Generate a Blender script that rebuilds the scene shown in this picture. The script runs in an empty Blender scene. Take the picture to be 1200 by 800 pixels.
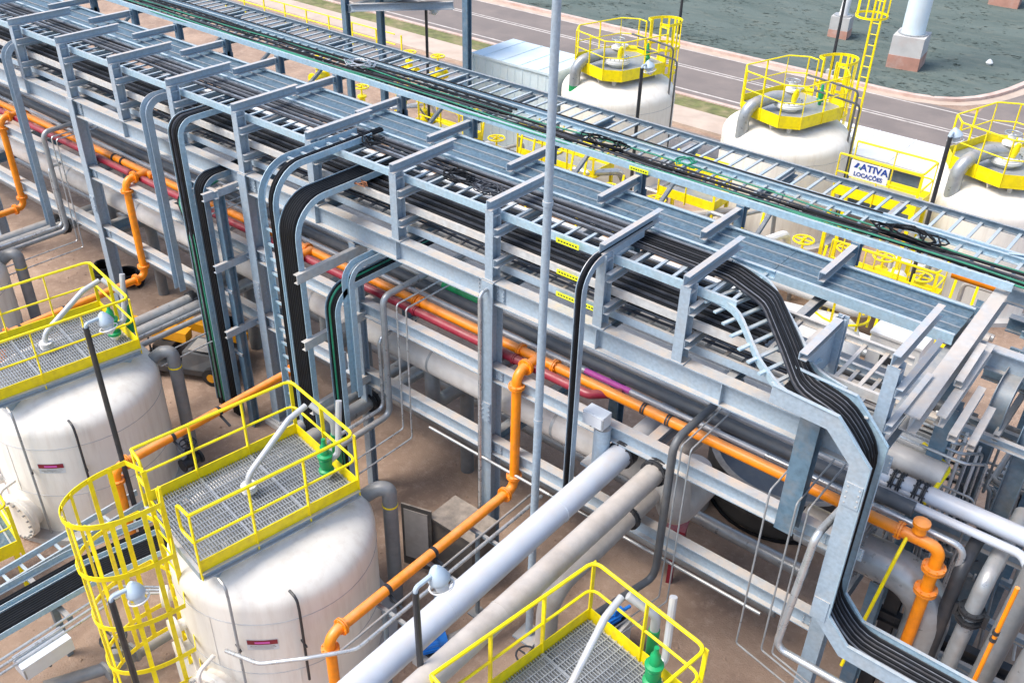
import bpy, math, random
from mathutils import Vector as V, Matrix
random.seed(7)
R = math.radians
scene = bpy.context.scene
COL = scene.collection

# ------------------------------------------------------------------ camera
cam_d = bpy.data.cameras.new('camera')
cam_d.sensor_width = 36.0
cam_d.lens = 33.652
cam_d.clip_start = 0.1
cam_d.clip_end = 2000
cam = bpy.data.objects.new('camera', cam_d)
COL.objects.link(cam)
cam.matrix_world = (Matrix.Translation((22.2085, -9.7074, 13.1102))
    @ Matrix.Rotation(R(38.7818), 4, 'Z') @ Matrix.Rotation(R(56.63523), 4, 'X') @ Matrix.Rotation(R(1.36409), 4, 'Z'))
scene.camera = cam
scene.render.resolution_x, scene.render.resolution_y = 1024, 682

# ------------------------------------------------------------------ sky, sun, exposure
SUN_EL, SUN_AZ = R(56), R(-38)          # azimuth measured from -Y towards -X: light comes from behind the camera's left
world = bpy.data.worlds.new('World'); scene.world = world; world.use_nodes = True
wn = world.node_tree; bg = wn.nodes['Background']
sky = wn.nodes.new('ShaderNodeTexSky'); sky.sky_type = 'NISHITA'; sky.sun_disc = False
sky.sun_elevation = SUN_EL; sky.air_density = 1.0; sky.dust_density = 2.5; sky.ozone_density = 1.0
sdir = V((math.sin(SUN_AZ) * math.cos(SUN_EL), -math.cos(SUN_AZ) * math.cos(SUN_EL), math.sin(SUN_EL)))
sky.sun_rotation = math.atan2(sdir.x, sdir.y)
wn.links.new(sky.outputs['Color'], bg.inputs['Color']); bg.inputs['Strength'].default_value = 0.15
sun_d = bpy.data.lights.new('sun', 'SUN'); sun_d.energy = 1.8; sun_d.angle = R(28); sun_d.color = (1.0, 0.95, 0.88)
sun = bpy.data.objects.new('sun', sun_d); COL.objects.link(sun)
sun.rotation_euler = (-sdir).to_track_quat('-Z', 'Y').to_euler(); sun.location = (10, -20, 40)
scene.view_settings.view_transform = 'Standard'; scene.view_settings.look = 'None'
scene.view_settings.gamma = 1.0; scene.view_settings.use_curve_mapping = False
scene.view_settings.exposure = 1.0

# ------------------------------------------------------------------ materials
MATS = {}
def mat(name, col, rough=0.5, metal=0.0, var=0.12, scale=6.0, bump=0.0, bscale=60.0, dirt=None, dirt_amt=0.0, dirt_scale=2.0, streak=False, spec=0.5, dust=0.0):
    m = bpy.data.materials.new(name); m.use_nodes = True
    nt = m.node_tree; b = nt.nodes['Principled BSDF']
    b.inputs['Roughness'].default_value = rough; b.inputs['Metallic'].default_value = metal
    b.inputs['Specular IOR Level'].default_value = spec
    tc = nt.nodes.new('ShaderNodeTexCoord')
    geo = nt.nodes.new('ShaderNodeNewGeometry')
    oi = nt.nodes.new('ShaderNodeObjectInfo')
    n1 = nt.nodes.new('ShaderNodeTexNoise'); n1.inputs['Scale'].default_value = scale; n1.inputs['Detail'].default_value = 5
    nt.links.new(geo.outputs['Position'], n1.inputs['Vector'])
    # brightness variation: noise and a little per object
    mr = nt.nodes.new('ShaderNodeMapRange'); mr.inputs['From Min'].default_value = 0.3; mr.inputs['From Max'].default_value = 0.7
    mr.inputs['To Min'].default_value = 1 - var; mr.inputs['To Max'].default_value = 1 + var
    nt.links.new(n1.outputs['Fac'], mr.inputs['Value'])
    mr2 = nt.nodes.new('ShaderNodeMapRange'); mr2.inputs['To Min'].default_value = 1 - var * 0.5; mr2.inputs['To Max'].default_value = 1 + var * 0.5
    nt.links.new(oi.outputs['Random'], mr2.inputs['Value'])
    mu = nt.nodes.new('ShaderNodeMath'); mu.operation = 'MULTIPLY'
    nt.links.new(mr.outputs[0], mu.inputs[0]); nt.links.new(mr2.outputs[0], mu.inputs[1])
    sc = nt.nodes.new('ShaderNodeVectorMath'); sc.operation = 'SCALE'; sc.inputs[0].default_value = col
    nt.links.new(mu.outputs[0], sc.inputs['Scale'])
    out = sc.outputs[0]
    if dirt:
        n2 = nt.nodes.new('ShaderNodeTexNoise'); n2.inputs['Scale'].default_value = dirt_scale; n2.inputs['Detail'].default_value = 8; n2.inputs['Roughness'].default_value = 0.65
        if streak:
            mp = nt.nodes.new('ShaderNodeMapping'); mp.inputs['Scale'].default_value = (3, 3, 0.35)
            nt.links.new(geo.outputs['Position'], mp.inputs['Vector']); nt.links.new(mp.outputs[0], n2.inputs['Vector'])
        else:
            nt.links.new(geo.outputs['Position'], n2.inputs['Vector'])
        rmp = nt.nodes.new('ShaderNodeMapRange'); rmp.inputs['From Min'].default_value = 0.48; rmp.inputs['From Max'].default_value = 0.72
        rmp.inputs['To Max'].default_value = dirt_amt
        nt.links.new(n2.outputs['Fac'], rmp.inputs['Value'])
        mx = nt.nodes.new('ShaderNodeMix'); mx.data_type = 'RGBA'
        nt.links.new(rmp.outputs[0], mx.inputs['Factor']); nt.links.new(out, mx.inputs[6]); mx.inputs[7].default_value = (*dirt, 1)
        out = mx.outputs[2]
    if dust:      # pale dust that settles on faces looking up
        sx = nt.nodes.new('ShaderNodeSeparateXYZ'); nt.links.new(geo.outputs['Normal'], sx.inputs[0])
        up = nt.nodes.new('ShaderNodeMapRange'); up.inputs['From Min'].default_value = 0.55; up.inputs['From Max'].default_value = 0.95
        nt.links.new(sx.outputs['Z'], up.inputs['Value'])
        n4 = nt.nodes.new('ShaderNodeTexNoise'); n4.inputs['Scale'].default_value = 3.5; n4.inputs['Detail'].default_value = 9; n4.inputs['Roughness'].default_value = 0.7
        nt.links.new(geo.outputs['Position'], n4.inputs['Vector'])
        am = nt.nodes.new('ShaderNodeMapRange'); am.inputs['From Min'].default_value = 0.32; am.inputs['From Max'].default_value = 0.66; am.inputs['To Min'].default_value = dust * 0.25; am.inputs['To Max'].default_value = dust
        nt.links.new(n4.outputs['Fac'], am.inputs['Value'])
        mm = nt.nodes.new('ShaderNodeMath'); mm.operation = 'MULTIPLY'; nt.links.new(up.outputs[0], mm.inputs[0]); nt.links.new(am.outputs[0], mm.inputs[1])
        md = nt.nodes.new('ShaderNodeMix'); md.data_type = 'RGBA'; nt.links.new(mm.outputs[0], md.inputs['Factor']); nt.links.new(out, md.inputs[6]); md.inputs[7].default_value = (0.60, 0.50, 0.40, 1)
        out = md.outputs[2]
    nt.links.new(out, b.inputs['Base Color'])
    # roughness variation
    rr = nt.nodes.new('ShaderNodeMapRange'); rr.inputs['From Min'].default_value = 0.3; rr.inputs['From Max'].default_value = 0.7
    rr.inputs['To Min'].default_value = max(0.05, rough - 0.1); rr.inputs['To Max'].default_value = min(1, rough + 0.1)
    nt.links.new(n1.outputs['Fac'], rr.inputs['Value']); nt.links.new(rr.outputs[0], b.inputs['Roughness'])
    if bump:
        n3 = nt.nodes.new('ShaderNodeTexNoise'); n3.inputs['Scale'].default_value = bscale; n3.inputs['Detail'].default_value = 6
        nt.links.new(geo.outputs['Position'], n3.inputs['Vector'])
        bp = nt.nodes.new('ShaderNodeBump'); bp.inputs['Strength'].default_value = bump; bp.inputs['Distance'].default_value = 0.02
        nt.links.new(n3.outputs['Fac'], bp.inputs['Height']); nt.links.new(bp.outputs[0], b.inputs['Normal'])
    MATS[name] = m
    return m

DUST = (0.50, 0.40, 0.30)
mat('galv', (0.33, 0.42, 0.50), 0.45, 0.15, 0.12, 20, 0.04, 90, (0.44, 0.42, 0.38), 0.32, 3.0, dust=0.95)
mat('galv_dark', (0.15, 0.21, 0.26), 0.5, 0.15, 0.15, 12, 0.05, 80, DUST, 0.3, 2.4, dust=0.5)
mat('galv_sand', (0.50, 0.52, 0.52), 0.5, 0.15, 0.14, 12, 0.05, 90, (0.62, 0.48, 0.36), 0.5, 2.6, dust=0.8)
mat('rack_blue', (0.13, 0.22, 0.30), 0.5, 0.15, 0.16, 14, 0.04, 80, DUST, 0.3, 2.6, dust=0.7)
mat('tray', (0.37, 0.53, 0.63), 0.4, 0.2, 0.12, 20, 0.04, 120, (0.5, 0.46, 0.4), 0.25, 3.6, dust=0.6)
mat('duct', (0.085, 0.14, 0.185), 0.6, 0.0, 0.3, 22, 0.06, 60, (0.20, 0.24, 0.26), 0.6, 9.0, spec=0.3)
mat('yellow', (0.95, 0.76, 0.0), 0.42, 0, 0.06, 9, 0.03, 80, (0.55, 0.38, 0.04), 0.45, 6.0)
mat('orange', (0.92, 0.27, 0.003), 0.4, 0, 0.1, 9, 0.03, 80, (0.42, 0.16, 0.05), 0.4, 4.0, dust=0.3)
mat('red_pipe', (0.24, 0.006, 0.025), 0.42, 0, 0.15, 6, 0.02, 80, (0.2, 0.08, 0.07), 0.35, 2.4, dust=0.2)
mat('tank_white', (0.80, 0.765, 0.695), 0.5, 0, 0.04, 1.6, 0.015, 30, (0.55, 0.47, 0.39), 0.42, 2.4, True, dust=0.15)
mat('white_paint', (0.76, 0.76, 0.75), 0.4, 0, 0.05, 3, 0.02, 60, (0.55, 0.48, 0.40), 0.3, 2.0)
mat('grey_white_pipe', (0.50, 0.555, 0.63), 0.4, 0, 0.05, 3, 0.02, 60, (0.46, 0.43, 0.40), 0.35, 2.4, dust=0.45)
mat('insulation', (0.40, 0.375, 0.35), 0.55, 0.05, 0.09, 8, 0.06, 40, (0.27, 0.22, 0.18), 0.5, 2.2, dust=0.4)
mat('steel_pipe', (0.33, 0.36, 0.38), 0.35, 0.35, 0.12, 8, 0.03, 80, (0.33, 0.27, 0.22), 0.4, 2.4, dust=0.5)
mat('grey_pipe', (0.20, 0.215, 0.225), 0.45, 0.1, 0.12, 8, 0.03, 80, (0.33, 0.27, 0.22), 0.4, 2.4, dust=0.4)
mat('dark_pipe', (0.10, 0.11, 0.12), 0.45, 0.1, 0.15, 5, 0.03, 80, (0.25, 0.20, 0.16), 0.4, 2.0)
mat('conduit', (0.50, 0.53, 0.55), 0.3, 0.6, 0.12, 6, 0.02, 100, DUST, 0.3, 2.0)
mat('black_steel', (0.028, 0.032, 0.038), 0.45, 0.1, 0.2, 6, 0.03, 80, (0.15, 0.12, 0.1), 0.3, 2.0)
mat('cable_black', (0.006, 0.007, 0.009), 0.6, 0, 0.4, 8, spec=0.2)
mat('cable_grey', (0.03, 0.036, 0.048), 0.55, 0, 0.5, 8, spec=0.25, dust=0.1)
mat('cable_lgrey', (0.11, 0.13, 0.16), 0.5, 0, 0.4, 8, dust=0.15)
mat('cable_green', (0.01, 0.20, 0.11), 0.45, 0, 0.2, 8)
mat('green', (0.005, 0.30, 0.10), 0.4, 0, 0.12, 6, 0.02, 80, (0.1, 0.15, 0.08), 0.3, 2.0)
mat('magenta', (0.62, 0.10, 0.42), 0.45, 0, 0.08, 6)
mat('blue', (0.01, 0.16, 0.55), 0.4, 0, 0.12, 6)
mat('grating', (0.34, 0.36, 0.38), 0.45, 0.3, 0.12, 8)
mat('rust', (0.28, 0.11, 0.05), 0.8, 0, 0.25, 6)
mat('asphalt', (0.20, 0.168, 0.150), 0.85, 0, 0.12, 0.7, 0.25, 70, (0.27, 0.22, 0.19), 0.55, 0.6)
mat('road_paint', (0.55, 0.50, 0.45), 0.7, 0, 0.2, 3, 0, 60, (0.24, 0.21, 0.19), 0.75, 2.5)
mat('kerb', (0.55, 0.42, 0.36), 0.85, 0, 0.12, 3, 0.2, 50, (0.45, 0.24, 0.17), 0.7, 1.0)
mat('pavement', (0.48, 0.385, 0.31), 0.9, 0, 0.1, 1.5, 0.2, 50, (0.42, 0.30, 0.22), 0.5, 0.7)
mat('concrete', (0.48, 0.47, 0.45), 0.9, 0, 0.1, 2, 0.2, 40, (0.45, 0.20, 0.12), 0.35, 0.8)
mat('concrete_rust', (0.46, 0.24, 0.18), 0.9, 0, 0.15, 2, 0.2, 40, (0.55, 0.45, 0.40), 0.6, 1.5)
mat('verge', (0.16, 0.17, 0.06), 0.95, 0, 0.3, 3, 0.5, 30, (0.40, 0.30, 0.18), 0.7, 1.0)
mat('cabinet', (0.085, 0.08, 0.075), 0.5, 0.1, 0.1, 5, 0.02, 60, DUST, 0.3, 2.0, dust=0.6)
mat('grey_white', (0.62, 0.66, 0.70), 0.4, 0.1, 0.06, 5)
mat('container', (0.62, 0.74, 0.80), 0.45, 0.1, 0.05, 2, 0.02, 50, (0.7, 0.68, 0.62), 0.4, 0.8)
mat('vehicle_orange', (0.75, 0.33, 0.01), 0.4, 0, 0.1, 6)
mat('tyre', (0.015, 0.015, 0.016), 0.8, 0, 0.2, 6)
mat('label_yellow', (0.75, 0.80, 0.02), 0.5, 0, 0.08, 6)
mat('ink_black', (0.015, 0.015, 0.015), 0.6, 0, 0.1, 6)
mat('ink_blue', (0.01, 0.05, 0.28), 0.6, 0, 0.1, 6)
mat('sign_red', (0.22, 0.015, 0.03), 0.5, 0, 0.1, 6)
mat('cladding', (0.56, 0.54, 0.51), 0.45, 0.05, 0.07, 6, 0.05, 40, (0.36, 0.31, 0.27), 0.45, 2.0, dust=0.4)
mat('lamp_grey', (0.44, 0.53, 0.60), 0.4, 0.1, 0.06, 6)
mat('light_steel', (0.50, 0.52, 0.54), 0.4, 0.2, 0.08, 6, 0.02, 80, DUST, 0.25, 3.0)
mat('seam', (0.40, 0.40, 0.40), 0.5, 0, 0.15, 6)
mat('lens', (0.60, 0.66, 0.70), 0.15, 0.0, 0.05, 6)

# ------------------------------------------------------------------ mesh builder
def frame(d, up=V((0, 0, 1))):
    d = d.normalized(); up = V(up)
    if abs(d.dot(up)) > 0.999: up = V((0, 1, 0)) if abs(d.y) < 0.9 else V((1, 0, 0))
    s = d.cross(up).normalized(); u = s.cross(d).normalized()
    return d, s, u

def fillet(path, rad, seg=6):
    P = [V(p) for p in path]
    if rad <= 0 or len(P) < 3: return P
    out = [P[0]]
    for i in range(1, len(P) - 1):
        a = (P[i - 1] - P[i]); b = (P[i + 1] - P[i]); la, lb = a.length, b.length
        a.normalize(); b.normalize(); c = max(-1, min(1, a.dot(b))); ang = math.acos(c)
        if ang > R(177): out.append(P[i]); continue
        t = min(rad / math.tan(ang / 2), la * 0.49, lb * 0.49); rr = t * math.tan(ang / 2)
        cen = P[i] + (a + b).normalized() * (rr / math.sin(ang / 2))
        v0 = P[i] + a * t - cen; v1 = P[i] + b * t - cen
        ax = v0.cross(v1)
        if ax.length < 1e-9: out.append(P[i]); continue
        tot = v0.angle(v1); k = max(2, int(seg * tot / R(90) + 0.5))
        for j in range(k + 1):
            out.append(cen + Matrix.Rotation(tot * j / k, 3, ax.normalized()) @ v0)
    out.append(P[-1])
    return out

class MB:
    def __init__(s): s.v = []; s.f = []
    def add(s, vs, fs):
        o = len(s.v); s.v += [tuple(x) for x in vs]; s.f += [tuple(i + o for i in f) for f in fs]; return s
    def box(s, c, size, rz=0.0):
        c = V(c); hx, hy, hz = size[0] / 2, size[1] / 2, size[2] / 2; m = Matrix.Rotation(rz, 3, 'Z')
        vs = [c + m @ V((x * hx, y * hy, z * hz)) for x in (-1, 1) for y in (-1, 1) for z in (-1, 1)]
        return s.add(vs, [(0, 1, 3, 2), (4, 6, 7, 5), (0, 4, 5, 1), (2, 3, 7, 6), (0, 2, 6, 4), (1, 5, 7, 3)])
    def prof(s, p0, p1, pts, up=(0, 0, 1)):
        p0, p1 = V(p0), V(p1); d, sd, u = frame(p1 - p0, up); n = len(pts)
        vs = [p0 + sd * a + u * b for a, b in pts] + [p1 + sd * a + u * b for a, b in pts]
        fs = [(i, (i + 1) % n, n + (i + 1) % n, n + i) for i in range(n)] + [tuple(range(n - 1, -1, -1)), tuple(range(n, 2 * n))]
        return s.add(vs, fs)
    def bar(s, p0, p1, w, h, up=(0, 0, 1)):
        return s.prof(p0, p1, [(-w / 2, -h / 2), (w / 2, -h / 2), (w / 2, h / 2), (-w / 2, h / 2)], up)
    def ibeam(s, p0, p1, w, h, tf=0.02, tw=0.014, up=(0, 0, 1), top=True):
        t = 0.0 if top else h / 2; a = w / 2; c = tw / 2
        return s.prof(p0, p1, [(-a, t), (-a, t - tf), (-c, t - tf), (-c, t - h + tf), (-a, t - h + tf), (-a, t - h),
                               (a, t - h), (a, t - h + tf), (c, t - h + tf), (c, t - tf), (a, t - tf), (a, t)][::-1], up)
    def chan(s, p0, p1, w, h, t=0.012, up=(0, 0, 1), side=1, top=True):
        o = 0.0 if top else h / 2; k = side
        pts = [(0, o), (k * w, o), (k * w, o - t), (k * t, o - t), (k * t, o - h + t), (k * w, o - h + t), (k * w, o - h), (0, o - h)]
        return s.prof(p0, p1, pts if k < 0 else pts[::-1], up)
    def tube(s, path, r, n=10, bend=0.0, seg=5, caps=True, closed=False, radii=None):
        P = fillet(path, bend, seg) if bend else [V(p) for p in path]
        k = len(P); vs = []; fs = []
        t0 = (P[1] - P[0]).normalized(); _, sd, u = frame(t0)
        for i in range(k):
            if closed: t = (P[(i + 1) % k] - P[i - 1]).normalized()
            elif i == 0: t = t0
            elif i == k - 1: t = (P[-1] - P[-2]).normalized()
            else: t = ((P[i + 1] - P[i]).normalized() + (P[i] - P[i - 1]).normalized()).normalized()
            sd = (sd - t * sd.dot(t)); sd = sd.normalized() if sd.length > 1e-6 else frame(t)[1]
            u = sd.cross(t); rr = radii[i] if radii else r
            for j in range(n):
                a = 2 * math.pi * j / n; vs.append(P[i] + sd * (math.cos(a) * rr) + u * (math.sin(a) * rr))
        for i in range(k if closed else k - 1):
            b = ((i + 1) % k) * n
            for j in range(n): fs.append((i * n + j, i * n + (j + 1) % n, b + (j + 1) % n, b + j))
        if caps and not closed: fs += [tuple(range(n - 1, -1, -1)), tuple(range((k - 1) * n, k * n))]
        return s.add(vs, fs)
    def lathe(s, o, axis, prof, n=24, caps=True):
        o = V(o); d, sd, u = frame(V(axis)); k = len(prof); vs = []; fs = []
        for r, t in prof:
            for j in range(n):
                a = 2 * math.pi * j / n; vs.append(o + d * t + sd * (math.cos(a) * r) + u * (math.sin(a) * r))
        for i in range(k - 1):
            for j in range(n): fs.append((i * n + j, i * n + (j + 1) % n, (i + 1) * n + (j + 1) % n, (i + 1) * n + j))
        if caps: fs += [tuple(range(n - 1, -1, -1)), tuple(range((k - 1) * n, k * n))]
        return s.add(vs, fs)
    def plate(s, pts, nrm, t):
        pts = [V(p) for p in pts]; nrm = V(nrm).normalized() * t; n = len(pts)
        return s.add(pts + [p + nrm for p in pts], [tuple(range(n - 1, -1, -1)), tuple(range(n, 2 * n))] + [(i, (i + 1) % n, n + (i + 1) % n, n + i) for i in range(n)])
    def mesh(s, name, m, off=V((0, 0, 0)), sharp=35):
        me = bpy.data.meshes.new(name)
        me.from_pydata([(a - off.x, b - off.y, c - off.z) for a, b, c in s.v], [], s.f)
        me.materials.append(MATS[m])
        import bmesh
        bm = bmesh.new(); bm.from_mesh(me); bmesh.ops.recalc_face_normals(bm, faces=bm.faces); bm.to_mesh(me); bm.free()
        me.shade_smooth(); me.set_sharp_from_angle(angle=R(sharp))
        return me

def tag(o, label=None, cat=None, group=None, kind=None):
    if label: o['label'] = label
    if cat: o['category'] = cat
    if group: o['group'] = group
    if kind: o['kind'] = kind
    return o
def new(name, data, parent=None, loc=(0, 0, 0), rot=None):
    o = bpy.data.objects.new(name, data); COL.objects.link(o); o.location = loc
    if rot is not None: o.rotation_euler = rot
    if parent is not None: o.parent = parent
    return o
def thing(name, label, cat, loc=(0, 0, 0), group=None):
    o = new(name, None, None, loc); o.empty_display_size = 0.3
    return tag(o, label, cat, group)
def wloc(o):
    p = V(o.location)
    while o.parent: o = o.parent; p += V(o.location)
    return p
def part(name, mb, m, parent, kind=None, label=None):
    o = new(name, mb.mesh(name, m, wloc(parent)), parent)
    return tag(o, label, None, None, kind)
def single(name, mb, m, label, cat, group=None, kind=None):
    xs = [v[0] for v in mb.v]; ys = [v[1] for v in mb.v]; zs = [v[2] for v in mb.v]
    off = V(((min(xs) + max(xs)) / 2, (min(ys) + max(ys)) / 2, min(zs)))
    return tag(new(name, mb.mesh(name, m, off), None, off), label, cat, group, kind)
def struct(name, mb, m): return tag(new(name, mb.mesh(name, m)), kind='structure')
def repeat(name, me, parent, locs, rot=None):
    w = wloc(parent)
    for p in locs: new(name, me, parent, V(p) - w, rot)
def copy_tree(o, loc, label, skip=()):
    c = o.copy(); COL.objects.link(c); c.location = loc; c['label'] = label
    for ch in list(o.children):
        if ch.name.split('.')[0] in skip: continue
        k = ch.copy(); COL.objects.link(k); k.parent = c
        for g in list(ch.children):
            h = g.copy(); COL.objects.link(h); h.parent = k
    return c

def flange(mb, p, axis, r, t=0.05):
    """a bolted pair of discs"""
    ax = V(axis).normalized(); p = V(p); d = t * 0.42
    mb.lathe(p - ax * (t * 0.55), ax, [(r * 0.5, 0), (r, 0.0), (r, d)], 18); mb.lathe(p + ax * (t * 0.55 - d), ax, [(r, 0), (r, d), (r * 0.5, d)], 18)
    mb.tube([p - ax * (t * 0.3), p + ax * (t * 0.3)], r * 0.8, 14)
    if r > 0.1:
        _, sd, u = frame(ax)
        for i in range(8):
            a = math.pi * i / 4 + 0.2; c = p + (sd * math.cos(a) + u * math.sin(a)) * r * 0.88
            mb.tube([c - ax * t * 0.95, c + ax * t * 0.95], r * 0.07, 5)
    return mb
def pipe(name, label, path, r, m, bend=None, group=None, cat='pipe', flanges=(), fr=1.55, fmat=None, n=14, bands=()):
    """a pipe as one thing; flange positions (point, axis) and coloured bands become parts"""
    mb = MB().tube(path, r, n, bend if bend is not None else r * 3, 6)
    if not flanges and not bands: return single(name, mb, m, label, cat, group)
    t = thing(name, label, cat, V(path[0]), group)
    part('pipe_run', mb, m, t)
    for p, a in flanges: part('flange', flange(MB(), p, a, r * fr, max(0.05, r * 0.35)), fmat or m, t)
    for p0, p1, bm_, rr in bands: part('colour_band', MB().tube([p0, p1], r * rr, n), bm_, t)
    return t

# ================================================================== the setting
def sheet_mat(name, c1, c2, c3, s1, s2, rough=0.9, bump=0.4, bs=25, stretch=(1, 1, 1)):
    m = bpy.data.materials.new(name); m.use_nodes = True; nt = m.node_tree; b = nt.nodes['Principled BSDF']
    b.inputs['Roughness'].default_value = rough; b.inputs['Specular IOR Level'].default_value = 0.25
    geo = nt.nodes.new('ShaderNodeNewGeometry'); mp_ = nt.nodes.new('ShaderNodeMapping'); mp_.inputs['Scale'].default_value = stretch
    nt.links.new(geo.outputs['Position'], mp_.inputs['Vector'])
    def noise(sc, det=8, ro=0.6, dist=0.0):
        n = nt.nodes.new('ShaderNodeTexNoise'); n.inputs['Scale'].default_value = sc; n.inputs['Detail'].default_value = det
        n.inputs['Roughness'].default_value = ro; n.inputs['Distortion'].default_value = dist
        nt.links.new(mp_.outputs[0], n.inputs['Vector']); return n
    def mix(f, a, b_, lo, hi):
        r = nt.nodes.new('ShaderNodeMapRange'); r.inputs['From Min'].default_value = lo; r.inputs['From Max'].default_value = hi
        nt.links.new(f, r.inputs['Value']); x = nt.nodes.new('ShaderNodeMix'); x.data_type = 'RGBA'
        nt.links.new(r.outputs[0], x.inputs['Factor'])
        for i, q in ((6, a), (7, b_)):
            if isinstance(q, tuple): x.inputs[i].default_value = (*q, 1)
            else: nt.links.new(q, x.inputs[i])
        return x.outputs[2]
    a = mix(noise(s1, 8, 0.6, 0.6).outputs['Fac'], c1, c2, 0.38, 0.62)
    a = mix(noise(s2, 10, 0.75).outputs['Fac'], a, c3, 0.5, 0.75)
    nt.links.new(a, b.inputs['Base Color'])
    bp = nt.nodes.new('ShaderNodeBump'); bp.inputs['Strength'].default_value = bump; bp.inputs['Distance'].default_value = 0.03
    nt.links.new(noise(bs, 10, 0.7).outputs['Fac'], bp.inputs['Height']); nt.links.new(bp.outputs[0], b.inputs['Normal'])
    MATS[name] = m
sheet_mat('earth', (0.42, 0.295, 0.215), (0.29, 0.20, 0.148), (0.50, 0.375, 0.29), 0.7, 5.0, 0.85, 0.8, 30)
sheet_mat('field', (0.085, 0.112, 0.10), (0.115, 0.145, 0.13), (0.155, 0.165, 0.135), 0.5, 2.2, 0.95, 0.5, 7, (0.45, 1.2, 1))
sheet_mat('gravel', (0.26, 0.24, 0.23), (0.18, 0.17, 0.165), (0.36, 0.33, 0.30), 0.8, 9.0, 0.95, 0.9, 45)

def quad_sheet(name, x0, x1, y0, y1, z, m):
    return struct(name, MB().add([(x0, y0, z), (x1, y0, z), (x1, y1, z), (x0, y1, z)], [(0, 1, 2, 3)]), m)
quad_sheet('ground', -300, 300, -200, 400, 0.0, 'earth')
quad_sheet('gravel_bed', -120, 60, 18.6, 21.3, 0.004, 'gravel')
quad_sheet('road', -200, 120, 24.75, 30.75, 0.006, 'asphalt')
quad_sheet('road_branch', 13.2, 40, 30.75, 200, 0.006, 'asphalt')
for y, w in ((25.4, 0.12), (28.03, 0.10), (28.27, 0.10), (30.35, 0.10)):
    quad_sheet('road_marking', -200, 120, y - w / 2, y + w / 2, 0.011, 'road_paint')
struct('pavement', MB().box((-40, 22.45, 0.05), (160, 1.7, 0.10)), 'pavement')
struct('kerb', MB().box((-40, 24.6, 0.05), (320, 0.22, 0.13)), 'kerb')
struct('grass_verge', MB().box((-40, 23.92, 0.035), (320, 1.1, 0.07)), 'verge')
curve = [(9.5, 30.85), (10.6, 30.95), (11.5, 31.25), (12.2, 31.75), (12.75, 32.5), (13.15, 33.4), (13.5, 34.6), (13.85, 36.5), (14.1, 39), (14.3, 44), (14.5, 60), (14.6, 150)]
kerb_line = [(-200, 30.85)] + curve
def offs(line, d):
    out = []
    for i, (x, y) in enumerate(line):
        a = V(line[max(0, i - 1)]); b = V(line[min(len(line) - 1, i + 1)]); t = (b - a).normalized(); n = V((-t.y, t.x)); out.append((x + n.x * d, y + n.y * d))
    return out
def strip(name, line, d0, d1, z0, z1, m):
    mb = MB(); a = offs(line, d0); b = offs(line, d1); n = len(line)
    vs = [(x, y, z0) for x, y in a] + [(x, y, z1) for x, y in a] + [(x, y, z1) for x, y in b] + [(x, y, z0) for x, y in b]
    fs = []
    for i in range(n - 1):
        for k in range(3): fs.append((k * n + i, k * n + i + 1, (k + 1) * n + i + 1, (k + 1) * n + i))
    fs += [(0, n, 2 * n, 3 * n), (n - 1, 2 * n - 1, 3 * n - 1, 4 * n - 1)]
    return struct(name, mb.add(vs, fs), m)
strip('kerb', kerb_line, 0, 0.25, 0.0, 0.14, 'kerb')
strip('gutter', kerb_line, -0.45, -0.003, 0.0, 0.014, 'pavement')
# uneven grassed field behind the kerb
def field():
    mb = MB(); nx, ny = 90, 70; edge = offs(kerb_line, 0.253); vs = []
    def exr(y):
        for (x0, y0), (x1, y1) in zip(edge[1:], edge[2:]):
            if y0 <= y <= y1: return x0 + (x1 - x0) * (y - y0) / max(1e-6, y1 - y0)
        return edge[1][0] if y < edge[1][1] else edge[-1][0]
    rnd = random.Random(3)
    def hf(x, y): return 0.09 + 0.05 * math.sin(x * 0.7 + y * 0.4) * math.sin(y * 0.5 - x * 0.2) + 0.02 * math.sin(x * 2.1 - y * 1.7)
    for j in range(ny + 1):
        y = 31.11 + (j / ny) ** 1.8 * 110; xr = exr(y)
        for i in range(nx + 1):
            x = -110 + (xr + 110) * (1 - (1 - i / nx) ** 2.2)
            vs.append((x, y, 0.06 if (j == 0 or i == nx) else hf(x, y)))
    fs = [(j * (nx + 1) + i, j * (nx + 1) + i + 1, (j + 1) * (nx + 1) + i + 1, (j + 1) * (nx + 1) + i) for j in range(ny) for i in range(nx)]
    struct('grass_field', mb.add(vs, fs), 'field')
    # tufts: real blades, far too many to count
    g = MB(); rnd = random.Random(5)
    for _ in range(9000):
        y = 31.5 + rnd.random() ** 1.5 * 32; x = rnd.uniform(-22, exr(y) - 0.3); h = rnd.uniform(0.005, 0.035); z = hf(x, y) - 0.01
        if math.sin(x * 0.9 + 2 * math.sin(y * 0.35)) * math.sin(y * 1.1 + x * 0.3) < -0.2 and rnd.random() < 0.8: continue
        for k in range(2):
            a = rnd.uniform(-0.7, 0.7); w = rnd.uniform(0.08, 0.26); lx, ly = rnd.uniform(-.2, .2), rnd.uniform(-.3, .1)
            g.add([(x - math.cos(a) * w, y - math.sin(a) * w, z), (x + math.cos(a) * w, y + math.sin(a) * w, z), (x + lx, y + ly, z + h)], [(0, 1, 2)])
    single('grass_tufts', g, 'field', 'dull green rough grass tufts covering the field beyond the road', 'grass', None, 'stuff')
field()

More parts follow.
